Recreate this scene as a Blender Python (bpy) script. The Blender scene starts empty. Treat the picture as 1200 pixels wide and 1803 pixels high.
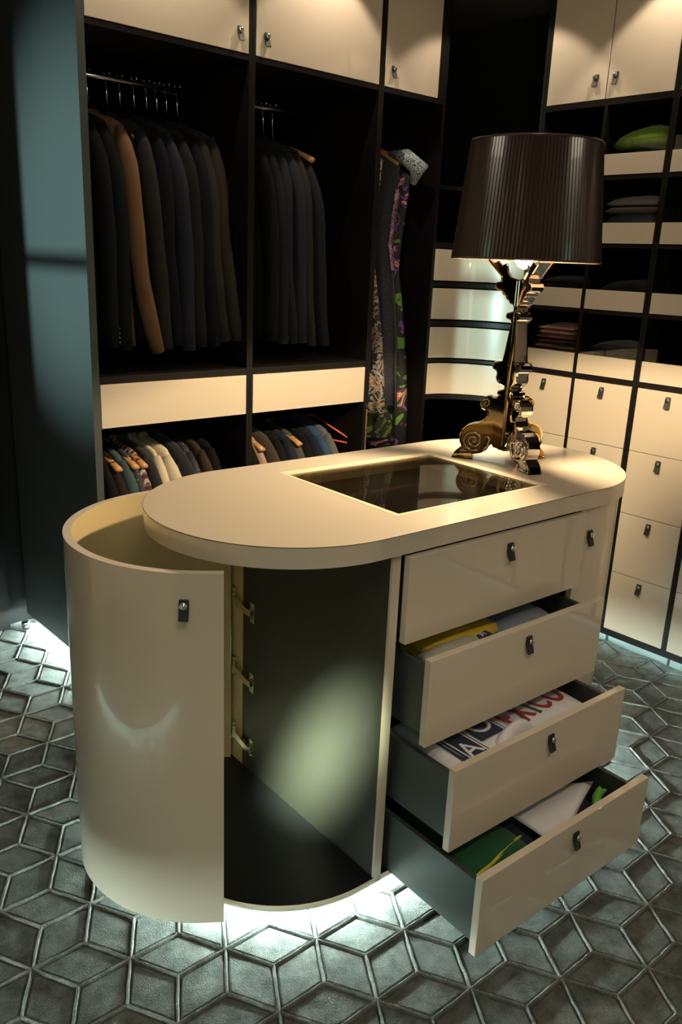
import bpy, bmesh, math, random
from mathutils import Vector, Matrix, noise
random.seed(7)
PI = math.pi
R = math.radians
S = bpy.context.scene
C = S.collection

# ------------------------------------------------------------------ camera
CAM = Vector((-0.9, -1.89, 1.44))
AX_R = Vector((0.74795424, -0.66248918, 0.04089674))
AX_U = Vector((0.16248481, 0.24248986, 0.95645039))
AX_F = Vector((0.64355508, 0.70873603, -0.28901575))
FPX = 1458.993
cd = bpy.data.cameras.new('camera')
cam = bpy.data.objects.new('camera', cd)
C.objects.link(cam)
cd.sensor_fit = 'VERTICAL'
cd.sensor_height = 36.0
cd.lens = FPX / 1803 * 36.0
cd.clip_start = 0.02
m = Matrix.Identity(4)
for i in range(3):
    m[i][0], m[i][1], m[i][2], m[i][3] = AX_R[i], AX_U[i], -AX_F[i], CAM[i]
cam.matrix_world = m
S.camera = cam
S.view_settings.view_transform = 'Standard'
S.view_settings.look = 'None'
S.view_settings.gamma = 1.0
S.view_settings.use_curve_mapping = False
S.view_settings.exposure = 0.0

# ------------------------------------------------------------------ world
w = bpy.data.worlds.new('world')
S.world = w
w.use_nodes = True
w.node_tree.nodes['Background'].inputs[0].default_value = (0.30, 0.45, 0.42, 1)
w.node_tree.nodes['Background'].inputs[1].default_value = 0.05


def area(name, loc, to, sx, sy, power, col, spread=PI):
    l = bpy.data.lights.new(name, 'AREA')
    l.shape = 'RECTANGLE'
    l.size, l.size_y = sx, sy
    l.energy = power
    l.color = col
    l.spread = spread
    o = bpy.data.objects.new(name, l)
    o.location = loc
    o.rotation_euler = (Vector(to) - Vector(loc)).to_track_quat('-Z', 'Y').to_euler()
    C.objects.link(o)
    return o


def spot(name, loc, to, power, col, ang=90, blend=0.2, rad=0.02):
    l = bpy.data.lights.new(name, 'SPOT')
    l.energy = power
    l.color = col
    l.spot_size = R(ang)
    l.spot_blend = blend
    l.shadow_soft_size = rad
    o = bpy.data.objects.new(name, l)
    o.location = loc
    o.rotation_euler = (Vector(to) - Vector(loc)).to_track_quat('-Z', 'Y').to_euler()
    C.objects.link(o)
    return o


# daylight coming in at the narrow window of the left wall
WINDOW_LIGHT = spot('daylight', (-5.2, 0.62, 1.50), (0.2, 0.58, 1.50), 2600, (0.55, 0.84, 0.78), 15, 1.0, 0.035)
CEIL = 2.52
# soft cool fill added behind the camera, no doorway is built there
area('cool_fill_light', (-1.5, -2.55, 1.35), (0.1, -0.5, 0.6), 0.8, 1.5, 6.5, (0.78, 1.0, 0.76))
# warm fill added under the ceiling to lift the walls and fronts
area('warm_fill_light', (-0.35, -1.55, CEIL - 0.03), (1.3, -0.1, 1.1), 0.7, 0.7, 15, (1.0, 0.86, 0.64))
# ceiling downlights (fittings are built further down at the same spots)
DOWN = [(0.45, 0.32, 13, 'above the leftmost wardrobe bay'), (1.08, 0.32, 14, 'above the middle wardrobe bay'), (1.70, 0.22, 11, 'in the corner above the curved unit'), (1.77, -0.33, 13, 'above the right wall cupboards'),
        (-0.3, -2.40, 30, 'above the opposite cupboards, left one'), (0.7, -2.40, 30, 'above the opposite cupboards, right one'),
        (-0.42, -0.98, 5, 'above the cupboards left of the island, near one'), (-0.74, -0.05, 4, 'above the cupboards left of the island, far one')]
TILT = (-0.90, -1.95)
for (x, y, e, _n) in DOWN:
    spot('downlight_lamp', (x, y, CEIL - 0.012), (x, y, 0), e, (1.0, 0.81, 0.60), 96, 0.25, 0.012)
# added spot, stands in for the reflected light patch inside the open cupboard
spot('added_patch_spot', (TILT[0], TILT[1], CEIL - 0.05), (0.256, -0.572, 0.275), 11500, (0.86, 1.0, 0.66), 4.9, 1.0, 0.07)

# ------------------------------------------------------------------ materials
MATS = {}


def mat(name, col, rough=0.5, metal=0.0, coat=0.0, spec=0.5, bump=0.0, bscale=200.0, var=0.0, vscale=3.0,
        emit=None, es=0.0, trans=0.0, sheen=0.0, aniso=None, coat_rough=0.03):
    if name in MATS:
        return MATS[name]
    m = bpy.data.materials.new(name)
    m.use_nodes = True
    nt = m.node_tree
    b = nt.nodes['Principled BSDF']
    b.inputs['Base Color'].default_value = (*col, 1)
    b.inputs['Roughness'].default_value = rough
    b.inputs['Metallic'].default_value = metal
    b.inputs['Specular IOR Level'].default_value = spec
    b.inputs['Coat Weight'].default_value = coat
    b.inputs['Coat Roughness'].default_value = coat_rough
    b.inputs['Transmission Weight'].default_value = trans
    b.inputs['Sheen Weight'].default_value = sheen
    if emit:
        b.inputs['Emission Color'].default_value = (*emit, 1)
        b.inputs['Emission Strength'].default_value = es
    tc = nt.nodes.new('ShaderNodeTexCoord')
    if var > 0:
        n = nt.nodes.new('ShaderNodeTexNoise')
        n.inputs['Scale'].default_value = vscale
        n.inputs['Detail'].default_value = 4
        mx = nt.nodes.new('ShaderNodeMix')
        mx.data_type = 'RGBA'
        mx.inputs[6].default_value = (*[c * (1 - var) for c in col], 1)
        mx.inputs[7].default_value = (*[min(1, c * (1 + var)) for c in col], 1)
        nt.links.new(tc.outputs['Object'], n.inputs['Vector'])
        nt.links.new(n.outputs['Fac'], mx.inputs[0])
        nt.links.new(mx.outputs[2], b.inputs['Base Color'])
    if bump > 0:
        n = nt.nodes.new('ShaderNodeTexNoise')
        n.inputs['Scale'].default_value = bscale
        n.inputs['Detail'].default_value = 3
        bp = nt.nodes.new('ShaderNodeBump')
        bp.inputs['Strength'].default_value = bump
        bp.inputs['Distance'].default_value = 0.002
        nt.links.new(tc.outputs['Object'], n.inputs['Vector'])
        nt.links.new(n.outputs['Fac'], bp.inputs['Height'])
        nt.links.new(bp.outputs['Normal'], b.inputs['Normal'])
    MATS[name] = m
    return m


LACQ = mat('cream_lacquer', (0.56, 0.49, 0.395), 0.30, coat=1.0, coat_rough=0.02)
LACQ_IN = mat('cream_lacquer_inside', (0.60, 0.48, 0.26), 0.35, coat=0.3)
EDGE = mat('cream_edge', (0.66, 0.59, 0.46), 0.4)
FRAME = mat('black_stained_frame', (0.0060, 0.0050, 0.0046), 0.45, var=0.15, vscale=8, spec=0.22)
INNER = mat('black_carcass', (0.0025, 0.0025, 0.0028), 0.6, spec=0.12)
DARKLAM = mat('dark_laminate', (0.036, 0.037, 0.033), 0.42, spec=0.35, bump=0.15, bscale=600, var=0.05, vscale=40)
DARKBOX = mat('dark_drawer_box', (0.035, 0.042, 0.040), 0.45)
TEAL = mat('teal_black_panel', (0.060, 0.070, 0.072), 0.5, spec=0.2, bump=0.1, bscale=30)
CHROME = mat('chrome', (0.82, 0.82, 0.84), 0.08, metal=1.0)
STEEL = mat('steel_rod', (0.4, 0.4, 0.42), 0.25, metal=1.0)
BRASSY = mat('nickel_hinge', (0.72, 0.68, 0.52), 0.22, metal=1.0)
LEATHER = mat('black_leather', (0.012, 0.012, 0.013), 0.45, bump=0.3, bscale=900)
LAMPCHROME = mat('lamp_mirror_chrome', (0.80, 0.74, 0.68), 0.045, metal=1.0)
LAMPGOLD = mat('lamp_mirror_gold', (0.72, 0.50, 0.22), 0.05, metal=1.0)
LAMPREFLECT = mat('lamp_mirror_warm_reflection', (0.34, 0.26, 0.14), 0.05, metal=1.0)  # warm brown reflections of the mirror panel put into the metal colour
WOOD = mat('hanger_wood', (0.52, 0.27, 0.11), 0.4, var=0.15, vscale=25)
WALLM = mat('dark_wall_paint', (0.012, 0.014, 0.015), 0.7, spec=0.2)
CEILM = mat('ceiling_paint', (0.10, 0.10, 0.09), 0.8)
LED = mat('led_strip', (0.9, 1.0, 0.95), 0.4, emit=(0.80, 1.0, 0.90), es=400.0)
LEDW = mat('led_strip_wall', (0.9, 1.0, 0.95), 0.4, emit=(0.74, 1.0, 0.90), es=18.0)
LED2 = mat('led_strip_left', (0.9, 1.0, 0.95), 0.4, emit=(0.78, 1.0, 0.90), es=280.0)
PLINTH = mat('plinth_grey', (0.22, 0.27, 0.28), 0.35)


def glassmat(name, col, rough=0.0, ior=1.45):
    m = bpy.data.materials.new(name)
    m.use_nodes = True
    nt = m.node_tree
    nt.nodes.clear()
    out = nt.nodes.new('ShaderNodeOutputMaterial')
    mixs = nt.nodes.new('ShaderNodeMixShader')
    tr = nt.nodes.new('ShaderNodeBsdfTransparent')
    tr.inputs[0].default_value = (*col, 1)
    gl = nt.nodes.new('ShaderNodeBsdfGlossy')
    gl.inputs['Roughness'].default_value = rough
    fr = nt.nodes.new('ShaderNodeLayerWeight')
    fr.inputs[0].default_value = 0.5
    pw = nt.nodes.new('ShaderNodeMath')
    pw.operation = 'POWER'
    pw.inputs[1].default_value = 4.0
    ma = nt.nodes.new('ShaderNodeMath')
    ma.operation = 'MULTIPLY_ADD'
    ma.inputs[1].default_value = 0.85
    ma.inputs[2].default_value = (ior - 1) ** 2 / (ior + 1) ** 2
    ma.use_clamp = True
    nt.links.new(fr.outputs['Facing'], pw.inputs[0])
    nt.links.new(pw.outputs[0], ma.inputs[0])
    nt.links.new(ma.outputs[0], mixs.inputs[0])
    nt.links.new(tr.outputs[0], mixs.inputs[1])
    nt.links.new(gl.outputs[0], mixs.inputs[2])
    nt.links.new(mixs.outputs[0], out.inputs[0])
    return m


BULB = bpy.data.materials.new('clear_glowing_bulb')
BULB.use_nodes = True
bulb_tree = BULB.node_tree
bulb_tree.nodes.clear()
_o = bulb_tree.nodes.new('ShaderNodeOutputMaterial')
_a = bulb_tree.nodes.new('ShaderNodeAddShader')
_t = bulb_tree.nodes.new('ShaderNodeBsdfTransparent')
_e = bulb_tree.nodes.new('ShaderNodeEmission')
_e.inputs[0].default_value = (1.0, 0.62, 0.28, 1)
_e.inputs[1].default_value = 14.0
bulb_tree.links.new(_t.outputs[0], _a.inputs[0])
bulb_tree.links.new(_e.outputs[0], _a.inputs[1])
bulb_tree.links.new(_a.outputs[0], _o.inputs[0])
GLASS = glassmat('tinted_glass', (0.88, 0.85, 0.78), 0.0, 1.6)
SHELFGLASS = glassmat('shelf_glass', (0.72, 0.74, 0.72), 0.0, 1.6)


def fabric(name, col, var=0.12, rough=0.9):
    return mat('cloth_' + name, col, rough, var=var, vscale=30, bump=0.35, bscale=500, spec=0.25, sheen=0.2)


def carpet_material(name, col):
    m = bpy.data.materials.new(name)
    m.use_nodes = True
    nt = m.node_tree
    b = nt.nodes['Principled BSDF']
    b.inputs['Roughness'].default_value = 0.95
    b.inputs['Specular IOR Level'].default_value = 0.0
    b.inputs['Sheen Weight'].default_value = 0.10
    g = nt.nodes.new('ShaderNodeNewGeometry')
    n1 = nt.nodes.new('ShaderNodeTexNoise')
    n1.inputs['Scale'].default_value = 22
    n1.inputs['Detail'].default_value = 6
    n1.inputs['Roughness'].default_value = 0.65
    n2 = nt.nodes.new('ShaderNodeTexNoise')
    n2.inputs['Scale'].default_value = 380
    n2.inputs['Detail'].default_value = 3
    ramp = nt.nodes.new('ShaderNodeValToRGB')
    ramp.color_ramp.elements[0].position = 0.36
    ramp.color_ramp.elements[1].position = 0.66
    ramp.color_ramp.elements[0].color = (*[c * 0.62 for c in col], 1)
    ramp.color_ramp.elements[1].color = (*[c * 1.35 for c in col], 1)
    mx = nt.nodes.new('ShaderNodeMix')
    mx.data_type = 'RGBA'
    mx.blend_type = 'MULTIPLY'
    mx.inputs[0].default_value = 0.6
    r2 = nt.nodes.new('ShaderNodeValToRGB')
    r2.color_ramp.elements[0].position = 0.33
    r2.color_ramp.elements[0].color = (0.35, 0.35, 0.35, 1)
    r2.color_ramp.elements[1].position = 0.62
    add = nt.nodes.new('ShaderNodeMath')
    add.operation = 'MULTIPLY_ADD'
    add.inputs[1].default_value = 1.6
    bp = nt.nodes.new('ShaderNodeBump')
    bp.inputs['Strength'].default_value = 0.5
    bp.inputs['Distance'].default_value = 0.005
    L = nt.links.new
    L(g.outputs['Position'], n1.inputs['Vector'])
    L(g.outputs['Position'], n2.inputs['Vector'])
    L(n1.outputs['Fac'], ramp.inputs[0])
    L(n2.outputs['Fac'], r2.inputs[0])
    L(ramp.outputs[0], mx.inputs[6])
    L(r2.outputs[0], mx.inputs[7])
    L(mx.outputs[2], b.inputs['Base Color'])
    L(n1.outputs['Fac'], add.inputs[0])
    L(n2.outputs['Fac'], add.inputs[2])
    L(add.outputs[0], bp.inputs['Height'])
    L(bp.outputs[0], b.inputs['Normal'])
    return m


CARPET = carpet_material('carpet_pile', (0.104, 0.116, 0.110))
CORD = carpet_material('carpet_cord', (0.145, 0.158, 0.150))

# ------------------------------------------------------------------ helpers


class MB:
    """collects geometry for ONE mesh object"""

    def __init__(s):
        s.v, s.f, s.mi, s.sm = [], [], [], []

    def add(s, vs, fs, mi=0, smooth=False):
        k = len(s.v)
        s.v += [tuple(v) for v in vs]
        s.f += [tuple(i + k for i in f) for f in fs]
        s.mi += [mi] * len(fs)
        s.sm += [smooth] * len(fs)
        return s

    def box(s, x0, x1, y0, y1, z0, z1, mi=0, bev=0.0):
        if bev > 0:
            bm = bmesh.new()
            bmesh.ops.create_cube(bm, size=1)
            for v in bm.verts:
                v.co = ((x0 + x1) / 2 + v.co.x * (x1 - x0), (y0 + y1) / 2 + v.co.y * (y1 - y0), (z0 + z1) / 2 + v.co.z * (z1 - z0))
            bmesh.ops.bevel(bm, geom=bm.edges[:], offset=bev, segments=2, affect='EDGES', profile=0.6)
            bm.verts.index_update()
            s.add([v.co.copy() for v in bm.verts], [[v.index for v in f.verts] for f in bm.faces], mi, False)
            bm.free()
            return s
        vs = [(x, y, z) for z in (z0, z1) for y in (y0, y1) for x in (x0, x1)]
        s.add(vs, [(0, 2, 3, 1), (4, 5, 7, 6), (0, 1, 5, 4), (2, 6, 7, 3), (0, 4, 6, 2), (1, 3, 7, 5)], mi)
        return s

    def obox(s, M, sx, sy, sz, mi=0, bev=0.0):
        t = MB().box(-sx / 2, sx / 2, -sy / 2, sy / 2, -sz / 2, sz / 2, 0, bev)
        s.add([M @ Vector(v) for v in t.v], t.f, mi)
        return s

    def prism(s, pts, z0, z1, mi=0, smooth=False, side_mi=None):
        n = len(pts)
        vs = [(p[0], p[1], z0) for p in pts] + [(p[0], p[1], z1) for p in pts]
        s.add(vs, [tuple(range(n))[::-1], tuple(range(n, 2 * n))], mi)
        s.add(vs, [(i, (i + 1) % n, (i + 1) % n + n, i + n) for i in range(n)], mi if side_mi is None else side_mi, smooth)
        return s

    def tube(s, path, rad, n=8, mi=0, caps=True, flat=1.0):
        path = [Vector(p) for p in path]
        rads = rad if isinstance(rad, (list, tuple)) else [rad] * len(path)
        vs, fs = [], []
        up = Vector((0, 0, 1))
        for i, p in enumerate(path):
            t = (path[min(i + 1, len(path) - 1)] - path[max(i - 1, 0)]).normalized()
            a = t.cross(up)
            if a.length < 1e-4:
                a = t.cross(Vector((0, 1, 0)))
            a.normalize()
            b = a.cross(t).normalized()
            up = b
            for k in range(n):
                q = 2 * PI * k / n
                vs.append(p + a * math.cos(q) * rads[i] + b * math.sin(q) * rads[i] * flat)
        for i in range(len(path) - 1):
            for k in range(n):
                fs.append((i * n + k, i * n + (k + 1) % n, (i + 1) * n + (k + 1) % n, (i + 1) * n + k))
        if caps:
            fs.append(tuple(range(n))[::-1])
            fs.append(tuple(range((len(path) - 1) * n, len(path) * n)))
        s.add(vs, fs, mi, True)
        return s

    def rings(s, rings, mi=0, smooth=True, close=True, caps=False):
        n = len(rings[0])
        vs = [v for r in rings for v in r]
        fs = []
        m_ = n if close else n - 1
        for i in range(len(rings) - 1):
            for k in range(m_):
                fs.append((i * n + k, i * n + (k + 1) % n, (i + 1) * n + (k + 1) % n, (i + 1) * n + k))
        if caps:
            fs.append(tuple(range(n))[::-1])
            fs.append(tuple(range((len(rings) - 1) * n, len(rings) * n)))
        s.add(vs, fs, mi, smooth)
        return s

    def lathe(s, prof, n=32, c=(0, 0, 0), mi=0, smooth=True, caps=False):
        return s.rings([[(c[0] + r * math.cos(2 * PI * k / n), c[1] + r * math.sin(2 * PI * k / n), c[2] + z) for k in range(n)]
                        for r, z in prof], mi, smooth, True, caps)

    def xform(s, M):
        s.v = [tuple(M @ Vector(v)) for v in s.v]
        return s

    def mesh(s, name):
        me = bpy.data.meshes.new(name)
        me.from_pydata(s.v, [], s.f)
        me.polygons.foreach_set('material_index', s.mi)
        me.polygons.foreach_set('use_smooth', s.sm)
        me.update()
        return me

    def build(s, name, mats, parent=None, M=None, fixn=True):
        me = s.mesh(name)
        if fixn:
            bm = bmesh.new()
            bm.from_mesh(me)
            bmesh.ops.remove_doubles(bm, verts=bm.verts, dist=1e-6)
            bmesh.ops.recalc_face_normals(bm, faces=bm.faces)
            bm.to_mesh(me)
            bm.free()
        for k in (mats if isinstance(mats, (list, tuple)) else [mats]):
            me.materials.append(k)
        o = bpy.data.objects.new(name, me)
        C.objects.link(o)
        if parent:
            o.parent = parent
        if M is not None:
            o.matrix_local = M
        return o


def empty(name, loc=(0, 0, 0), rz=0.0):
    o = bpy.data.objects.new(name, None)
    o.empty_display_size = 0.05
    o.location = loc
    o.rotation_euler = (0, 0, rz)
    C.objects.link(o)
    return o


def tag(o, label=None, cat=None, group=None, kind=None):
    if label:
        o['label'] = label
    if cat:
        o['category'] = cat
    if group:
        o['group'] = group
    if kind:
        o['kind'] = kind
    return o


def bevel(o, wd=0.002, seg=2, ang=40):
    b = o.modifiers.new('bevel', 'BEVEL')
    b.width = wd
    b.segments = seg
    b.limit_method = 'ANGLE'
    b.angle_limit = R(ang)
    return o


# island frame
IC = (0.59787, -0.49383)
IA = -0.04554861
IM = Matrix.Translation((IC[0], IC[1], 0)) @ Matrix.Rotation(IA, 4, 'Z')


def isl(x, y, z):
    return IM @ Vector((x, y, z))


A, RW, RB = 0.377, 0.3205, 0.310
H, T = 0.918, 0.044


def stadium(a, r, n=40, x_right=None):
    p = []
    for i in range(n + 1):
        t = PI / 2 + PI * i / n
        p.append((-a + r * math.cos(t), r * math.sin(t)))
    for i in range(n + 1):
        t = -PI / 2 + PI * i / n
        p.append((a + r * math.cos(t), r * math.sin(t)))
    return p


# ------------------------------------------------------------------ structure
XL, XR_, YB, YF = -2.15, 2.46, 1.20, -2.75
sub = MB().box(XL - .05, XR_ + .05, YF - .05, YB + .05, -0.05, -0.002).build('floor', CARPET)
tag(sub, kind='structure')
o = MB().box(XL - .05, XR_ + .05, YF - .05, YB + .05, CEIL, CEIL + .05).build('ceiling', CEILM)
tag(o, kind='structure')
o = MB().box(XL, XR_, YB, YB + .05, 0, CEIL).build('wall_back', WALLM)
tag(o, kind='structure')
o = MB().box(XR_, XR_ + .05, YF, YB, 0, CEIL).build('wall_right', WALLM)
tag(o, kind='structure')
o = MB().box(XL, XR_, YF - .05, YF, 0, CEIL).build('wall_front', WALLM)
tag(o, kind='structure')
# left wall with a narrow window (daylight falls through it on the wardrobe side)
WY0, WY1, WZ0, WZ1 = 0.425, 0.80, 0.95, 1.98
b = MB()
b.box(XL - .05, XL, YF, WY0, 0, CEIL)
b.box(XL - .05, XL, WY1, YB, 0, CEIL)
b.box(XL - .05, XL, WY0, WY1, 0, WZ0)
b.box(XL - .05, XL, WY0, WY1, WZ1, CEIL)
tag(b.build('wall_left', WALLM), kind='structure')
wn = MB()
wn.box(XL - .045, XL - .02, WY0, WY0 + .012, WZ0, WZ1)
wn.box(XL - .045, XL - .02, WY1 - .012, WY1, WZ0, WZ1)
wn.box(XL - .045, XL - .02, WY0, WY1, WZ0, WZ0 + .015)
wn.box(XL - .045, XL - .02, WY0, WY1, WZ1 - .015, WZ1)
wn.box(XL - .045, XL - .02, WY0, WY1, 1.435, 1.46)
tag(wn.build('window_1', FRAME), kind='structure')
# dark door leaf in the recess left of the wardrobe
b = MB().box(-0.62, 0.100, YB - .045, YB - .005, 0.012, 2.30)
dr = bevel(tag(b.build('door_1', TEAL), kind='structure'))
MB().box(0.055, 0.063, YB - .052, YB - .045, 0.012, 2.30).build('door_edge_strip', STEEL, dr)
b = MB()
b.tube([(0.03, YB - .05, 0.52), (0.03, YB - .08, 0.52), (0.03, YB - .08, 0.62), (0.03, YB - .05, 0.62)], 0.006, 8)
b.build('handle', STEEL, dr)
tag(MB().box(0.105, 0.150, YB - .04, YB - .001, 0.0, 2.36).build('trim_1', FRAME), kind='structure')

# ------------------------------------------------------------------ carpet


def pix(P):
    v = Vector(P) - CAM
    z = v.dot(AX_F)
    if z < 0.1:
        return None
    return (600 + FPX * v.dot(AX_R) / z, 901.5 - FPX * v.dot(AX_U) / z, z)


LO = Vector((-0.43209, -0.67480, 0))
LS, LA = 0.198859, R(-31.5396)
u1 = Vector((math.cos(LA), math.sin(LA), 0)) * LS
u2 = Vector((math.cos(LA + PI / 3), math.sin(LA + PI / 3), 0)) * LS
rh, ed = [], []
for i in range(-26, 27):
    for j in range(-26, 27):
        P = LO + u1 * i + u2 * j
        if not (XL < P.x < XR_ and YF < P.y < YB):
            continue
        for d0, e0 in ((u1, u2), (u2, u2 - u1), (u2 - u1, -u1)):
            rh.append((P + d0 * 0.5, math.atan2(d0.y, d0.x)))
        c0 = (u1 + u2) / 3
        for k in range(6):
            ed.append((P, math.atan2(c0.y, c0.x) + k * PI / 3))


def score(P):
    q = pix((P.x, P.y, 0))
    if not q or not (-90 < q[0] < 1290 and 950 < q[1] < 1900):
        return 0
    # hidden under the island or the wardrobes: skip
    if P.y > 0.60 and P.x > 0.26:
        return 0
    if P.x > 1.98:
        return 0
    return 1000 / q[2]


SQ3 = math.sqrt(3)


def pad_variant(seed, n=5):
    """a rhombic pad, long diagonal along X (length LS), softly domed"""
    rnd = random.Random(seed)
    KN = [0, .022, .055, .945, .978, 1]
    vs, fs = [], []
    hx, hy = LS / 2 - 0.0085, LS / 2 / SQ3 - 0.0050
    for a in range(n + 1):
        for c_ in range(n + 1):
            s_, t_ = a / n, c_ / n
            # ease towards the rim so that it is round
            s2, t2 = KN[a], KN[c_]
            x = (s2 + t2 - 1) * hx
            y = (s2 - t2) * hy
            rim = min(s2, 1 - s2, t2, 1 - t2)
            z = (-0.002, 0.0052, 0.0080)[min(2, (rim > .01) + (rim > .04))] + rnd.uniform(-.0008, .0008) * (rim > 0)
            vs.append((x, y, z))
    for a in range(n):
        for c_ in range(n):
            k = a * (n + 1) + c_
            fs.append((k, k + n + 1, k + n + 2, k + 1))
    b = MB()
    b.add(vs, fs, 0, False)
    me = b.mesh('carpet_pad')
    me.materials.append(CARPET)
    return me, vs, fs


def cord_variant(seed):
    rnd = random.Random(seed)
    L = LS / SQ3
    n = 6
    vs, fs = [], []
    for a in range(n + 1):
        x = L * a / n
        e = 0 if a in (0, n) else 1
        dy = rnd.uniform(-.0010, .0010) * e
        r_ = 0.0042 + rnd.uniform(-.0004, .0006) * e
        for k in range(5):
            q = PI * k / 4
            vs.append((x, dy + r_ * math.cos(q), 0.0015 + 0.0115 * math.sin(q) * (1 if 0 < k < 4 else 1) - (0.004 if k in (0, 4) else 0)))
    for a in range(n):
        for k in range(4):
            p = a * 5 + k
            fs.append((p, p + 1, p + 6, p + 5))
    b = MB()
    b.add(vs, fs, 0, True)
    me = b.mesh('carpet_cord')
    me.materials.append(CORD)
    return me, vs, fs


pads = [pad_variant(s_) for s_ in range(6)]
cords = [cord_variant(s_) for s_ in range(8)]


def lay(items, variants, name, cap, matl, rest_all):
    scored = sorted([(score(p), i) for i, (p, a) in enumerate(items)], reverse=True)
    chosen = [i for s_, i in scored if s_ > 0][:cap]
    cs = set(chosen)
    for n_, i in enumerate(chosen):
        p, a = items[i]
        o = bpy.data.objects.new(name, variants[n_ % len(variants)][0])
        o.location = (p.x, p.y, 0)
        o.rotation_euler = (0, 0, a)
        C.objects.link(o)
        o.parent = sub
    b = MB()
    for i, (p, a) in enumerate(items):
        if i in cs:
            continue
        vi = variants[i % len(variants)]
        M = Matrix.Translation(p) @ Matrix.Rotation(a, 4, 'Z')
        b.add([M @ Vector(v) for v in vi[1]], vi[2], 0, name != 'carpet_pad')
    if b.v:
        o = b.build(name + '_field', matl, sub, fixn=False)
        o['kind'] = 'stuff'


lay(rh, pads, 'carpet_pad', 300, CARPET, True)
edm = [(p, a) for p, a in ed]
# the score of a cord is taken at its middle
SC_keep = score
lay(edm, cords, 'carpet_cord', 300, CORD, True)

# door stop on the carpet
ds = empty('door_stop', (0.196, 1.125, 0.012))
tag(ds, 'small round metal door stop on the carpet at the dark door', 'door stop')
MB().lathe([(0.001, 0.0), (0.013, 0.0), (0.013, 0.016), (0.001, 0.016)], 20).build('base', STEEL, ds)
MB().lathe([(0.0145, 0.0165), (0.0165, 0.020), (0.0165, 0.027), (0.013, 0.030), (0.001, 0.030)], 20).build('cap', CHROME, ds)

# ------------------------------------------------------------------ handles


def handle_mesh(s=1.0):
    """tab lies in the XZ plane, front faces -Y, knob near the top"""
    b = MB()
    wd = 0.0095 * s
    prof = [(-0.0005, 0.019), (-0.0042, 0.0185), (-0.006, 0.004), (-0.013, -0.0215), (-0.0095, -0.0225), (-0.0022, 0.0), (-0.0005, 0.0)]
    prof = [(y * s, z * s) for y, z in prof]
    xs = [-wd, -wd * 0.86, wd * 0.86, wd]
    rings = []
    for i, x in enumerate(xs):
        sh = 0.0016 * s if i in (0, 3) else 0
        rings.append([(x, y + (0.0003 if sh else 0), z - math.copysign(sh, z)) for y, z in prof])
    b.rings(rings, 0, False, True, True)
    M = Matrix.Translation((0, -0.0052 * s, 0.0085 * s)) @ Matrix.Rotation(R(90), 4, 'X')
    k = MB().lathe([(0.0005, 0.0), (0.0045, 0.0), (0.0055, 0.002), (0.0074, 0.003), (0.0078, 0.0055), (0.0064, 0.0072), (0.0005, 0.0078)], 20)
    b.add([M @ (Vector(v) * s) for v in k.v], k.f, 1, True)
    me = b.mesh('handle')
    bm = bmesh.new()
    bm.from_mesh(me)
    bmesh.ops.recalc_face_normals(bm, faces=bm.faces)
    bm.to_mesh(me)
    bm.free()
    me.materials.append(LEATHER)
    me.materials.append(CHROME)
    return me


HM = handle_mesh(1.0)
HM2 = handle_mesh(1.0)


def add_handle(parent, loc, rz=0.0, me=None):
    o = bpy.data.objects.new('handle', me or HM)
    o.location = loc
    o.rotation_euler = (0, 0, rz)
    C.objects.link(o)
    o.parent = parent
    return o


# ------------------------------------------------------------------ island
cab = empty('island_cabinet', (IC[0], IC[1], 0), IA)
tag(cab, 'cream lacquered oval island cabinet with open drawers and an open curved door', 'cabinet')
XP = -0.335      # face of the dark partition
ZB = 0.065       # underside of the body
ZT = H - T       # underside of the worktop
b = MB()
base_pts = stadium(A, RB)
b.prism(base_pts, ZB, ZB + 0.016, 0, True, 1)
o = b.build('bottom_board', [mat('cupboard_floor', (0.007, 0.008, 0.009), 0.4, spec=0.3), EDGE], cab)
MB().prism(stadium(A, RB - 0.035, 30), ZT - 0.012, ZT - 0.0005).build('top_board', INNER, cab)
b = MB().box(XP, XP + 0.023, -RB + 0.006, 0.25, ZB + 0.016, ZT - 0.012)
b.build('partition', DARKLAM, cab)
MB().box(XP, XP + 0.018, 0.2505, RB, ZB + 0.016, ZT - 0.004).build('hinge_stile', LACQ_IN, cab)
MB().box(XP, XP + 0.023, -RB, -RB + 0.006, ZB, ZT - 0.0005).build('front_edge_strip', LACQ, cab)
MB().box(0.306, 0.322, -RB + 0.02, 0.28, ZB + 0.016, ZT - 0.012).build('partition', INNER, cab)
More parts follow.
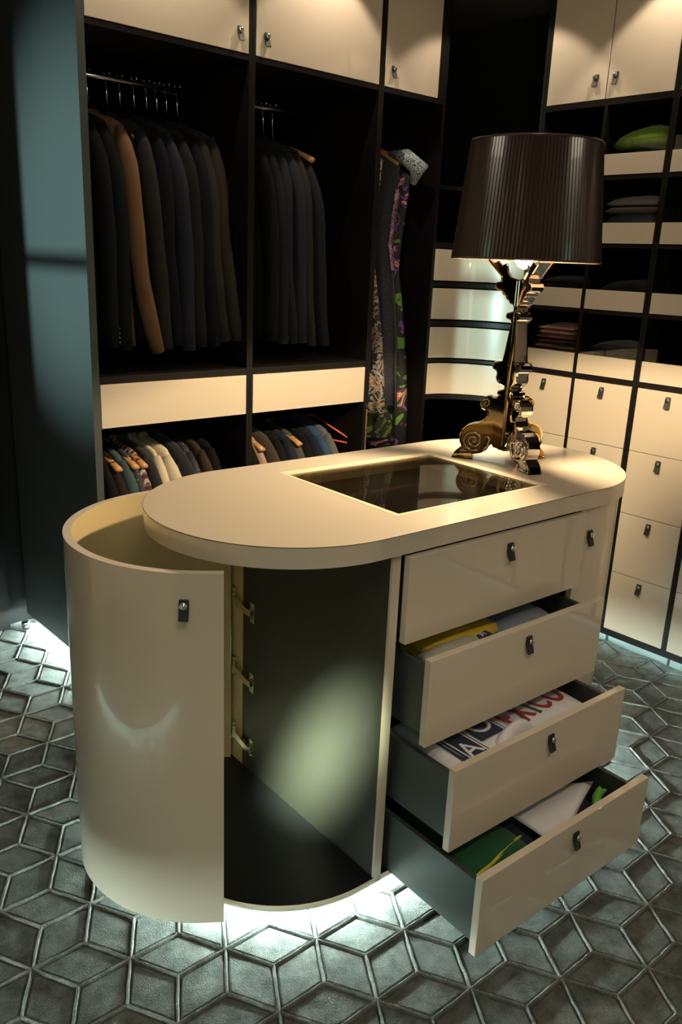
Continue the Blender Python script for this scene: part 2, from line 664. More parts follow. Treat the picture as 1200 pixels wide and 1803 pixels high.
# closed shell: back, right cap
def shell(pts, th, z0, z1, mats, name, parent, cream_in=0):
    n = len(pts)
    vs_o, vs_i = [], []
    for i in range(n):
        a_ = Vector(pts[max(i - 1, 0)])
        c_ = Vector(pts[min(i + 1, n - 1)])
        t = (c_ - a_).normalized()
        nr = Vector((-t.y, t.x)) * th
        vs_o.append(pts[i])
        vs_i.append((pts[i][0] + nr.x, pts[i][1] + nr.y))
    b = MB()
    vs = [(p[0], p[1], z) for z in (z0, z1) for p in vs_o] + [(p[0], p[1], z) for z in (z0, z1) for p in vs_i]
    f_out = [(i, i + 1, n + i + 1, n + i) for i in range(n - 1)]
    f_in = [(2 * n + i, 3 * n + i, 3 * n + i + 1, 2 * n + i + 1) for i in range(n - 1)]
    rim = [(n + i, n + i + 1, 3 * n + i + 1, 3 * n + i) for i in range(n - 1)] + [(i, 2 * n + i, 2 * n + i + 1, i + 1) for i in range(n - 1)]
    ends = [(0, n, 3 * n, 2 * n), (n - 1, 3 * n - 1, 4 * n - 1, 2 * n - 1)]
    b.add(vs, f_out, 0, True)
    b.add(vs, f_in, 1, True)
    b.add(vs, rim, 2, False)
    b.add(vs, ends, 2, False)
    me = b.mesh(name)
    for k in mats:
        me.materials.append(k)
    # keep crisp rims
    o = bpy.data.objects.new(name, me)
    C.objects.link(o)
    o.parent = parent
    es = o.modifiers.new('edge_split', 'EDGE_SPLIT')
    es.split_angle = R(40)
    return o


# shell points run clockwise seen from above so that the left normal points inwards
back = [(-0.315, RB - .001), (-0.1, RB), (0.1, RB), (0.30, RB)] 
back = back[::-1]
bk = shell(back, 0.016, ZB + .016, ZT - .0005, [LACQ, INNER, EDGE], 'back_panel', cab)
cap = [(0.303, -RB), (0.34, -RB)] + [(A + RB * math.cos(-PI / 2 + PI * i / 36), RB * math.sin(-PI / 2 + PI * i / 36)) for i in range(37)] + [(0.34, RB), (0.303, RB)]
rd = shell(cap, 0.016, ZB + .001, ZT - .003, [LACQ, INNER, EDGE], 'closed_curved_door', cab)
add_handle(rd, (0.350, -RB, 0.790))
# recessed plinth and light strip under the island
MB().prism(stadium(A, RB - 0.085, 30), 0.0, ZB - 0.001, 0, True).build('plinth', PLINTH, cab)
bL = MB()
pl_ = stadium(A, RB - 0.045, 30)
pl_.append(pl_[0])
bL.tube([(p[0], p[1], ZB - 0.008) for p in pl_], 0.0055, 6, caps=False)
tag(bL.build('light_strip', LED, cab), 'glowing white light strip')

# drawers
DR = [(0.672, 0.868, -0.330), (0.466, 0.667, -0.410), (0.262, 0.459, -0.501), (0.067, 0.258, -0.598)]
for (z0, z1, yf) in DR:
    d = MB().box(-0.305, 0.301, yf, yf + 0.018, z0, z1).build('drawer', LACQ, cab)
    bevel(d, 0.0012, 2)
    yb_ = yf + 0.018 + 0.46
    b = MB()
    zb0, zb1 = z0 + 0.012, z1 - 0.028
    b.box(-0.288, -0.276, yf + .018, yb_, zb0, zb1)
    b.box(0.272, 0.284, yf + .018, yb_, zb0, zb1)
    b.box(-0.276, 0.272, yb_ - .012, yb_, zb0, zb1)
    b.box(-0.276, 0.272, yf + .018, yf + .030, zb0, zb1)
    b.build('drawer_box', DARKBOX, d)
    MB().box(-0.276, 0.272, yf + .030, yb_ - .012, zb0 + .004, zb0 + .010).build('drawer_bottom', INNER, d)
    for sx in (-0.2925, 0.2885):
        MB().box(sx - .0042, sx + .0042, -0.27, 0.15, z0 + .05, z0 + .075).build('runner', STEEL, d)
    add_handle(d, (0.010, yf, z1 - 0.044))

# open curved door: a J of the left end, turned out about the hinge
TH = R(33)
HX, HY = -0.333, 0.310


def rotd(p):
    x, y = p[0] - HX, p[1] - HY
    c_, s_ = math.cos(-TH), math.sin(-TH)
    return (HX + c_ * x - s_ * y, HY + s_ * x + c_ * y)


arc = [(XP, RB)] + [(-A + RB * math.cos(PI / 2 + PI * i / 72), RB * math.sin(PI / 2 + PI * i / 72)) for i in range(73)] + [(XP - .0, -RB)]
door_pts = [rotd(p) for p in arc]
dd = shell(door_pts, 0.017, ZB + .004, ZT - .003, [LACQ, LACQ_IN, LACQ], 'curved_door', cab)
# handle near the free end
pa, pb = Vector(door_pts[-2]), Vector(door_pts[-10])
k0 = Vector(rotd((-A + RB * math.cos(R(-90 - 6)), RB * math.sin(R(-90 - 6)))))
ang = math.atan2(math.sin(R(-96) - TH), math.cos(R(-96) - TH))
add_handle(dd, (k0.x, k0.y, 0.800), ang + PI / 2)
# hinges: cup on the door, arm, plate on the partition
for z in (0.575, 0.372, 0.172):
    b = MB()
    b.obox(Matrix.Translation((XP - .0015, 0.289, z)), 0.003, 0.022, 0.060, 0, 0.001)
    b.obox(Matrix.Translation((XP - .0045, 0.283, z)), 0.008, 0.012, 0.030, 0, 0.001)
    for dz in (-0.021, 0.021):
        b.obox(Matrix.Translation((XP - .0045, 0.288, z + dz)), 0.006, 0.012, 0.010, 0, 0.001)
    p2 = Vector((XP - .008, 0.212, z - 0.016))
    q2 = Vector((XP - .009, 0.280, z))
    mid = (q2 + p2) / 2
    tv = (p2 - q2)
    Mr = tv.to_track_quat('X', 'Z').to_matrix().to_4x4()
    b.obox(Matrix.Translation(mid) @ Mr, tv.length, 0.012, 0.017, 0, 0.001)
    b.obox(Matrix.Translation(p2 + Vector((-.001, 0.0, 0.0))), 0.010, 0.034, 0.016, 0, 0.001)
    b.obox(Matrix.Translation((XP - .0015, 0.203, z - 0.018)), 0.003, 0.020, 0.056, 0, 0.0008)
    for dz in (-0.020, 0.020):
        Ms = Matrix.Translation((XP - .003, 0.203, z - 0.018 + dz)) @ Matrix.Rotation(R(-90), 4, 'Y')
        k = MB().lathe([(0.004, 0.0), (0.004, 0.0015), (0.0005, 0.002)], 12)
        b.add([Ms @ Vector(v) for v in k.v], k.f, 0, True)
    b.build('hinge', BRASSY, cab)

# worktop
top = empty('island_worktop', (IC[0], IC[1], 0), IA)
tag(top, 'cream oval worktop with a dark glass panel, lamp standing on it', 'worktop')
sp = stadium(A, RW, 48)
hole = [(-0.249, 0.222), (-0.245, -0.219), (0.275, -0.222), (0.272, 0.207)]
bm = bmesh.new()
ov = [bm.verts.new((p[0], p[1], 0)) for p in sp]
hv = [bm.verts.new((p[0], p[1], 0)) for p in hole]
for L_ in (ov, hv):
    for i in range(len(L_)):
        bm.edges.new((L_[i], L_[(i + 1) % len(L_)]))
bmesh.ops.triangle_fill(bm, use_beauty=True, edges=bm.edges[:])
# drop triangles that fell inside the hole
kill = [f for f in bm.faces if all(v in hv for v in f.verts)]
bmesh.ops.delete(bm, geom=kill, context='FACES_ONLY')
bm.verts.index_update()
vv = [(v.co.x, v.co.y) for v in bm.verts]
ff = [[v.index for v in f.verts] for f in bm.faces]
bm.free()
b = MB()
b.add([(x, y, H) for x, y in vv], ff, 0)
b.add([(x, y, ZT) for x, y in vv], [f[::-1] for f in ff], 0)
n = len(sp)
b.add([(p[0], p[1], ZT) for p in sp] + [(p[0], p[1], H) for p in sp], [(i, (i + 1) % n, n + (i + 1) % n, n + i) for i in range(n)], 0, True)
b.add([(p[0], p[1], ZT) for p in hole] + [(p[0], p[1], H) for p in hole], [(i, (i + 1) % 4, 4 + (i + 1) % 4, 4 + i) for i in range(4)], 0)
slab = b.build('slab', LACQ, top)
es = slab.modifiers.new('edge_split', 'EDGE_SPLIT')
es.split_angle = R(40)
# thin dark line of the laminate edge
nb = MB()
nb.tube([(p[0] * 1.0, p[1] * 1.0, H - 0.0006) for p in sp] + [(sp[0][0], sp[0][1], H - .0006)], 0.0009, 4, caps=False)
nb.build('edge_line', mat('brown_edge_line', (0.10, 0.06, 0.03), 0.5), top)
b = MB()
inn = [(-0.240, 0.192), (-0.231, -0.209), (0.247, -0.212), (0.246, 0.178)]
for i in range(4):
    j = (i + 1) % 4
    o0, o1, i0, i1 = hole[i], hole[j], inn[i], inn[j]
    vs = [(*o0, H + .0006), (*o1, H + .0006), (*i1, H + .0006), (*i0, H + .0006), (*o0, H - .006), (*o1, H - .006), (*i1, H - .006), (*i0, H - .006)]
    b.add(vs, [(0, 1, 2, 3), (4, 7, 6, 5), (0, 4, 5, 1), (3, 2, 6, 7)])
b.build('glass_frame', mat('bevelled_frame', (0.70, 0.60, 0.42), 0.35, coat=0.5), top)
g_ = [(p[0] * 0.99, p[1] * 0.99) for p in inn]
MB().prism(inn, H - 0.005, H - 0.0008).build('glass_pane', GLASS, top)
b = MB()
n4 = [(p[0] * 0.995, p[1] * 0.995) for p in hole]
b.add([(*p, ZT + .0005) for p in n4] + [(*p, H - .007) for p in n4], [(i, (i + 1) % 4, 4 + (i + 1) % 4, 4 + i) for i in range(4)])
b.build('display_well', mat('well_lacquer', (0.80, 0.66, 0.42), 0.4), top)
MB().prism(n4, ZT + .0003, ZT + .0012).build('well_bottom', mat('well_felt', (0.012, 0.012, 0.014), 0.25, coat=0.4), top)

# ------------------------------------------------------------------ lamp
LC = Vector((0.972, -0.505, H))
lamp = empty('table_lamp', LC)
tag(lamp, 'baroque mirror chrome table lamp with a dark pleated shade on the worktop', 'lamp')
PROF = [(0.10, 0.552), (0.094, 0.540), (0.056, 0.500), (0.056, 0.489), (0.066, 0.487), (0.070, 0.479), (0.068, 0.470), (0.058, 0.466),
        (0.050, 0.463), (0.046, 0.455), (0.040, 0.452), (0.036, 0.444), (0.030, 0.440), (0.026, 0.433), (0.018, 0.430), (0.015, 0.424), (0.015, 0.414),
        (0.022, 0.412), (0.031, 0.409), (0.034, 0.401), (0.031, 0.394), (0.020, 0.390), (0.018, 0.384), (0.024, 0.34), (0.029, 0.30), (0.032, 0.283),
        (0.042, 0.281), (0.055, 0.276), (0.058, 0.267), (0.055, 0.259), (0.046, 0.255), (0.043, 0.247), (0.045, 0.236), (0.042, 0.227), (0.033, 0.219), (0.020, 0.213),
        (0.019, 0.207), (0.026, 0.204), (0.035, 0.201), (0.038, 0.194), (0.033, 0.187), (0.038, 0.182), (0.050, 0.182), (0.060, 0.184),
        (0.071, 0.180), (0.080, 0.170), (0.082, 0.158), (0.076, 0.147), (0.066, 0.143), (0.060, 0.138), (0.060, 0.128), (0.068, 0.115), (0.080, 0.107),
        (0.098, 0.103), (0.114, 0.096), (0.126, 0.083), (0.132, 0.066), (0.131, 0.050), (0.124, 0.036), (0.131, 0.030), (0.142, 0.019), (0.150, 0.001),
        (0.092, 0.001), (0.092, 0.016), (0.080, 0.018), (0.066, 0.022), (0.052, 0.032), (0.046, 0.044), (0.040, 0.050), (0.034, 0.040), (0.020, 0.036), (0.000, 0.036)]


def spiral(cx, cz, r0, turns, y, n=40, start=0.0, sgn=1):
    pts = []
    for i in range(n + 1):
        t = i / n
        rr = r0 * (1 - 0.88 * t)
        a_ = start + sgn * turns * 2 * PI * t
        pts.append((cx + rr * math.cos(a_), y, cz + rr * math.sin(a_)))
    return pts


def leg_panel(az, matl, hw):
    M = Matrix.Rotation(az, 4, 'Z')
    b = MB()
    pts = [(0.092, 0.546)] + PROF[1:] + [(0.0, 0.492), (0.030, 0.500), (0.040, 0.516), (0.045, 0.536), (0.056, 0.530), (0.066, 0.542), (0.078, 0.536)]
    n = len(pts)
    # front and back faces slightly inset, ridge around the outline
    def ring(y, ins):
        out = []
        for i in range(n):
            a_ = Vector(pts[i - 1])
            c_ = Vector(pts[(i + 1) % n])
            t = (c_ - a_)
            t = t.normalized() if t.length > 1e-6 else Vector((1, 0))
            nr = Vector((t.y, -t.x)) * -ins
            x, z = pts[i][0] + nr.x, pts[i][1] + nr.y
            if pts[i][0] < 0.002:
                x, z = 0.0, pts[i][1]
            out.append((max(x, 0.0), y, z))
        return out
    r = [ring(-hw * 0.72, -0.0045), ring(-hw * 0.95, -0.0018), ring(-hw, -0.0002), ring(-hw * 0.8, 0.0), ring(hw * 0.8, 0.0), ring(hw, -0.0002), ring(hw * 0.95, -0.0018), ring(hw * 0.72, -0.0045)]
    b.rings(r, 0, False, True, True)
    o = b.build('leg_panel', matl, lamp, M)
    for sd in (-1, 1):
        y = sd * hw * 0.95
        MB().tube(spiral(0.092, 0.056, 0.030, 2.1, y, 44, R(-120), 1), [0.0035] * 45, 6).build('big_scroll', matl, o)
        MB().tube(spiral(0.0655, 0.163, 0.0145, 1.5, y, 30, R(-60), 1), 0.0024, 6).build('small_scroll', matl, o)
        MB().tube([(0.062, y, 0.030), (0.052, y, 0.044), (0.046, y, 0.060), (0.052, y, 0.072), (0.060, y, 0.066)], [0.003, 0.004, 0.004, 0.003, 0.002], 6).build('leaf_curl', matl, o)
        MB().tube([(0.097, y, 0.005), (0.136, y, 0.005), (0.128, y, 0.024), (0.108, y, 0.024)], 0.0026, 6).build('foot_rim', matl, o)
    return o


leg_panel(R(119), LAMPREFLECT, 0.0150)
leg_panel(R(-110), LAMPCHROME, 0.0195)
leg_panel(R(-7), LAMPGOLD, 0.0130)
# core where the three panels meet
MB().lathe([(0.001, 0.037), (0.0172, 0.037), (0.0172, 0.40), (0.010, 0.47), (0.001, 0.47)], 20).build('stem', LAMPREFLECT, lamp)
# bulb holder and bulb
MB().lathe([(0.001, 0.662), (0.015, 0.662), (0.019, 0.68), (0.019, 0.72), (0.001, 0.72)], 20, mi=0).build('socket', mat('socket_white', (0.8, 0.78, 0.7), 0.5), lamp)
zb_ = 0.534
bl = MB().lathe([(0.001, zb_ - .012), (0.016, zb_ - .006), (0.027, zb_ + .010), (0.030, zb_ + .028), (0.030, zb_ + .055), (0.027, zb_ + .110), (0.015, zb_ + .130)], 24).build('bulb', BULB, lamp)
l = bpy.data.lights.new('bulb_light', 'POINT')
l.energy = 90.0
l.color = (1.0, 0.76, 0.46)
l.shadow_soft_size = 0.016
lo = bpy.data.objects.new('bulb_light', l)
lo.location = (0, 0, 0.622)
C.objects.link(lo)
lo.parent = lamp
# pleated shade
NP = 120
SH = mat('brown_translucent_shade', (0.030, 0.020, 0.0155), 0.25, coat=0.25, spec=0.5)
b = MB()
zs0, zs1 = 0.545, 0.828
r0, r1 = 0.192, 0.164
rr = []
for z_, r_ in ((zs0, r0), (zs0 + .09, r0 + (r1 - r0) * .318), (zs0 + .19, r0 + (r1 - r0) * .67), (zs1, r1)):
    rr.append([((r_ + (0.0016 if k % 2 else -0.0016)) * math.cos(PI * k / NP), (r_ + (0.0016 if k % 2 else -0.0016)) * math.sin(PI * k / NP), z_) for k in range(2 * NP)])
b.rings(rr, 0, False)
sh = b.build('lamp_shade', SH, lamp, fixn=False)
sm = sh.modifiers.new('solid', 'SOLIDIFY')
sm.thickness = 0.0016
for z_, r_ in ((zs0, r0), (zs1, r1)):
    q = MB().tube([(r_ * math.cos(2 * PI * k / 72), r_ * math.sin(2 * PI * k / 72), z_) for k in range(73)], 0.0028, 6, caps=False)
    q.build('shade_rim', mat('shade_rim', (0.05, 0.035, 0.028), 0.15, coat=0.5), sh)

# ------------------------------------------------------------------ wardrobes
YW = 0.48   # front plane, back wall units
XW = 1.927  # front plane, right wall units
ZU = 2.048  # underside of the upper doors
ZTOP = 2.50


def wbox(x0, x1, y0, y1, z0, z1, name, matl, par, bev=0.0):
    o = MB().box(x0, x1, y0, y1, z0, z1).build(name, matl, par)
    if bev:
        bevel(o, bev)
    return o


def bay(x0, x1, pl, pr, label, shelf=True, doors=1, handle_x=None, first=False, door_x1=None):
    """one hanging unit: [x0,x1] opening; pl/pr outer faces of its posts"""
    e = empty('wardrobe_unit', ((x0 + x1) / 2, YW, 0))
    tag(e, label, 'wardrobe')
    ox, oy = (x0 + x1) / 2, YW
    P = lambda a, b_, c_, d_, z0, z1, nm, ml, bv=0: wbox(a - ox, b_ - ox, c_ - oy, d_ - oy, z0, z1, nm, ml, e, bv)
    P(pl, x0, YW, 1.15, .065, ZTOP, 'side_panel', TEAL if first else FRAME)
    P(x1, pr, YW, 1.15, .065, ZTOP, 'side_panel', FRAME)
    P(x0, x1, 1.13, 1.15, .065, ZTOP, 'back_panel', INNER)
    P(x0, x1, YW + .001, 1.13, .065, .091, 'bottom_board', FRAME)
    P(x0, x1, YW + .001, 1.13, ZU - .018, ZU - .002, 'shelf', FRAME)
    dx = door_x1 or x1
    if door_x1:
        P(dx, x1, YW, YW + .02, ZU, ZTOP, 'filler', FRAME)
    d = P(x0 + .002, dx - .002, YW - .001, YW + .018, ZU, ZTOP, 'upper_door', LACQ, .001)
    add_handle(d, (handle_x - ox, -.001, 2.100))
    if shelf:
        P(x0, x1, YW + .001, 1.13, 1.052, 1.074, 'shelf', FRAME)
        P(x0 + .002, x1 - .002, YW - .001, YW + .017, .914, 1.050, 'drawer_front', LACQ, .001)
        P(x0 + .004, x1 - .004, YW + .018, 1.10, .916, .930, 'drawer_box', FRAME)
        b = MB().tube([(x0 - ox, 0.30, 0.885), (x1 - ox, 0.30, 0.885)], 0.011, 12)
        b.build('hanging_rail', STEEL, e)
    b = MB().tube([(x0 - ox, 0.30, 1.962), (x1 - ox, 0.30, 1.962)], 0.011, 12)
    b.build('hanging_rail', STEEL, e)
    # recessed plinth with light strip
    P(pl + .05 if first else pl, pr, YW + .06, 1.10, 0.0, .064, 'plinth', PLINTH)
    P(pl + .03 if first else pl, pr, YW + .040, YW + .048, .056, .064, 'light_strip', LEDW)
    if first:
        P(pl + .028, pl + .036, YW + .04, 1.14, .056, .064, 'light_strip', LED)
    return e


bay(.238, .783, .214, .7945, 'leftmost tall black wardrobe bay, one cream upper door above hanging jackets', True, 1, .747, True)
bay(.8075, 1.348, .7955, 1.3595, 'middle tall black wardrobe bay behind the worktop, dark suits hanging inside', True, 1, .849)
bay(1.373, 1.688, 1.3605, 1.696, 'narrow black wardrobe bay where the patterned dresses hang full length', False, 1, 1.414, door_x1=1.658)

# curved corner unit
cu = empty('corner_unit', (1.705, 0.20, 0))
tag(cu, 'black corner unit with four curved cream drawer fronts behind the lamp', 'cabinet')
EX, EY = XW - 1.705, YW - 0.20


def earc(k=1.0, n=24, off=0.0):
    return [((EX + off) * math.sin(PI / 2 * i / n), (EY + off) * math.cos(PI / 2 * i / n)) for i in range(n + 1)]


def carc(z0, z1, name, matl, th=0.018):
    pts = earc()
    return shell([(p[0], p[1]) for p in pts], th, z0, z1, [matl, INNER, matl], name, cu)


for z0, z1 in ((1.383, 1.505), (1.229, 1.352), (1.070, 1.196), (.918, 1.046)):
    carc(z0, z1, 'curved_drawer_front', LACQ)


def qboard(z0, z1, name='shelf', off=0.0):
    pts = earc(off=off)
    outer = pts + [(XR_ - .03 - 1.705, -0.0), (XR_ - .03 - 1.705, 1.15 - .20), (0, 1.15 - .20)]
    return MB().prism(outer, z0, z1).build(name, FRAME, cu)


for z0, z1 in ((.065, .091), (.50, .516), (.895, .914), (1.052, 1.064), (1.202, 1.222), (1.358, 1.377), (1.510, 1.532), (1.730, 1.746)):
    qboard(z0, z1)
wbox(-.0085, 0, EY, 1.15 - .20, .065, ZTOP, 'side_panel', FRAME, cu)
wbox(EX, XR_ - .03 - 1.705, -.013, -.001, .065, ZTOP, 'side_panel', FRAME, cu)
wbox(0, XR_ - .04 - 1.705, .93, .95, .065, ZTOP, 'back_panel', INNER, cu)
MB().prism([(0, EY + .07)] + [(x + .05, y + .06) for x, y in earc()] + [(.6, 0), (.6, .9), (0, .9)], 0.0, .064).build('plinth', PLINTH, cu)

# right wall columns
COLS = [(.174, -.0755, .199 - .013, -.0825), (-.0895, -.333, -.0825, -.344), (-.356, -.600, -.344, -.610), (-.620, -.862, -.610, -.874), (-.886, -1.13, -.874, -1.14)]
LIPS = [(1.776, 1.846), (1.543, 1.614), (1.308, 1.379), (1.0665, 1.140)]
DW = [(.8135, 1.044), (.573, .8115), (.333, .571), (.0925, .331)]
for k in range(5):
    a0 = -1.150 - k * .266
    COLS.append((a0, a0 - .242, a0 + .010, a0 - .256))
ORD = ['first', 'second', 'third', 'fourth', 'fifth', 'sixth', 'seventh', 'eighth', 'ninth', 'tenth']
for ci, (ya, yb2, pa_, pb_) in enumerate(COLS):
    ym = (ya + yb2) / 2
    e = empty('shelf_column', (XW, ym, 0))
    tag(e, '%s black column with cream lips and drawers on the right wall, counted from the corner' % ORD[ci], 'cabinet')
    P = lambda x0, x1, y0, y1, z0, z1, nm, ml, bv=0: wbox(x0 - XW, x1 - XW, y0 - ym, y1 - ym, z0, z1, nm, ml, e, bv)
    P(XW, 2.43, ya, pa_ - .0003, .065, ZTOP, 'side_panel', FRAME)
    P(XW, 2.43, pb_ + .0003, yb2, .065, ZTOP, 'side_panel', FRAME)
    P(2.41, 2.43, yb2, ya, .065, ZTOP, 'back_panel', INNER)
    P(XW, 2.41, yb2, ya, ZU - .040, ZU - .0195, 'shelf', FRAME)
    P(XW, 2.41, yb2, ya, 1.046, 1.064, 'shelf', FRAME)
    P(XW, 2.41, yb2, ya, .065, .0905, 'bottom_board', FRAME)
    for (z0, z1) in LIPS:
        P(XW - .001, XW + .015, yb2 + .0015, ya - .0015, z0, z1, 'tray_lip', LACQ, .0008)
        P(XW + .016, 2.36, yb2 + .004, ya - .004, z0 + .004, z0 + .014, 'tray', FRAME)
        P(XW + .005, XW + .009, yb2 + .004, ya - .004, z1 + .0005, z1 + .046, 'glass_pane', SHELFGLASS)
        if z0 > 1.1:
            P(XW + .0005, 2.41, yb2, ya, z0 - .016, z0 - .003, 'shelf', FRAME)
    for (z0, z1) in DW:
        d = P(XW - .001, XW + .018, yb2 + .0008, ya - .0008, z0, z1, 'drawer', LACQ, .0008)
        add_handle(d, (-.001, 0, z1 - .036 - .0), R(-90))
    P(XW + .06, 2.40, yb2 - .005, ya + .005, 0.0, .064, 'plinth', PLINTH)
    P(XW + .040, XW + .048, pb_, pa_, .056, .064, 'light_strip', LEDW)
# upper doors of the right wall: pair over columns one and two, pair over three and four
for k, (ya, yb2) in enumerate(((.174, -.0735), (-.0755, -.333), (-.356, -.608), (-.610, -.862), (-.886, -1.13))):
    e = empty('upper_cupboard', (XW, (ya + yb2) / 2, ZU - .0195))
    wh = ['left one of the pair above the lamp', 'right one of the pair above the lamp', 'cut by the right edge of the photo', 'further right than the photo shows', 'last one on the right']
    tag(e, 'cream glossy upper cupboard on the right wall, ' + wh[k], 'cupboard')
    hh = ZTOP - ZU + .019
    d = wbox(-.0012, .017, -(ya - yb2) / 2 + .001, (ya - yb2) / 2 - .001, .001, hh, 'door', LACQ, e, .0008)
    wbox(.018, .40, -(ya - yb2) / 2 + .012, (ya - yb2) / 2 - .012, .001, hh, 'body', FRAME, e)
    hy = (-.029, -.108, -.56, -.655, -1.09)[k] - (ya + yb2) / 2
    add_handle(d, (-.0012, hy, 2.093 - (ZU - .0195)), R(-90))

# opposite wall: cream doors (they show only as reflections in the lacquer)
for k in range(5):
    x0 = -1.55 + k * 0.62
    e = empty('tall_cupboard', (x0 + .31, -2.68, 0))
    tag(e, 'tall cream cupboard on the wall opposite the island, %s from the left' % ORD[k], 'cupboard')
    wbox(-.305, .305, -.05, .0, .065, 2.40, 'body', FRAME, e)
    d = wbox(-.290, .290, .001, .019, .09, 1.20, 'lower_door', LACQ, e, .001)
    d2 = wbox(-.290, .290, .001, .019, 1.23, 2.38, 'upper_door', LACQ, e, .001)
    add_handle(d, (.25, .019, 1.15), PI)
    wbox(-.31, .31, -.05, -.02, 0, .064, 'plinth', PLINTH, e)

# cupboards left of the island (outside the photo, they show in the curved door)
for k in range(3):
    y0 = -1.14 + k * 0.48
    e = empty('tall_cupboard', (-0.97, y0 + .24, 0))
    tag(e, 'tall cream cupboard left of the island, %s from the front wall' % ORD[k], 'cupboard')
    wbox(-.28, 0, -.235, .235, .065, 2.30, 'body', FRAME, e)
    d = wbox(.001, .019, -.228, .228, .09, 1.20, 'lower_door', LACQ, e, .001)
    d2 = wbox(.001, .019, -.228, .228, 1.23, 2.28, 'upper_door', LACQ, e, .001)
    add_handle(d, (.019, .19, 1.15), R(90))
    wbox(-.28, -.06, -.235, .235, 0, .064, 'plinth', PLINTH, e)
    wbox(-.048, -.040, -.23, .23, .056, .064, 'light_strip', LED2, e)

# ceiling downlights
for (x, y, e_, nm) in DOWN + [(TILT[0], TILT[1], 1, 'added for the light patch in the island cupboard')]:
    e = empty('downlight', (x, y, CEIL))
    tag(e, 'small round recessed ceiling downlight ' + nm, 'downlight', 'recessed ceiling downlights')
    MB().lathe([(0.030, 0.0), (0.042, 0.0), (0.042, -0.004), (0.030, -0.006), (0.030, 0.0)], 24).build('ring', CHROME, e)

e = empty('warm_fill_frame', (-0.35, -1.55, CEIL))  # frame built around the added warm fill light
tag(e, 'square frame of the warm fill light added under the ceiling', 'ceiling light')
b = MB()
for (x0, x1, y0, y1) in ((-.37, -.352, -.37, .37), (.352, .37, -.37, .37), (-.352, .352, -.37, -.352), (-.352, .352, .352, .37)):
    b.box(x0, x1, y0, y1, -.012, 0)
b.build('frame', FRAME, e)

# ------------------------------------------------------------------ garments


def hanger(x, y, zrail, half, matl, label, group, yaw=0.0, wood=True, drop=0.0):
    e = empty('clothes_hanger', (x, y, zrail), yaw)
    tag(e, label, 'hanger', group)
    hp = []
    for i in range(13):
        a_ = R(200 - 235 * i / 12)
        hp.append((0, 0.0155 * math.cos(a_), 0.0 + 0.0155 * math.sin(a_)))
    hp.append((0, 0.004, -0.035))
    hp.append((0, 0.0, -0.075 - drop))
    MB().tube(hp, 0.0018, 6).build('hook', CHROME, e)
    b = MB()
    if wood:
        pts, rad = [], []
        for i in range(17):
            t = -1 + i / 8
            z = -0.075 - drop - 0.075 * abs(t) ** 1.25 - 0.006 * (1 - abs(t))
            pts.append((0.0, t * half, z))
            rad.append(0.0075 + 0.006 * abs(t))
        b.tube(pts, rad, 8, flat=0.75)
        b.build('shoulder_bar', matl, e)
    else:
        zt = -0.075
        b.tube([(0, 0, zt), (0, -half, zt - .075), (0, -half + .012, zt - .092), (0, half - .012, zt - .092), (0, half, zt - .075), (0, 0, zt)], 0.0035, 6)
        b.build('wire_frame', matl, e)
    return e


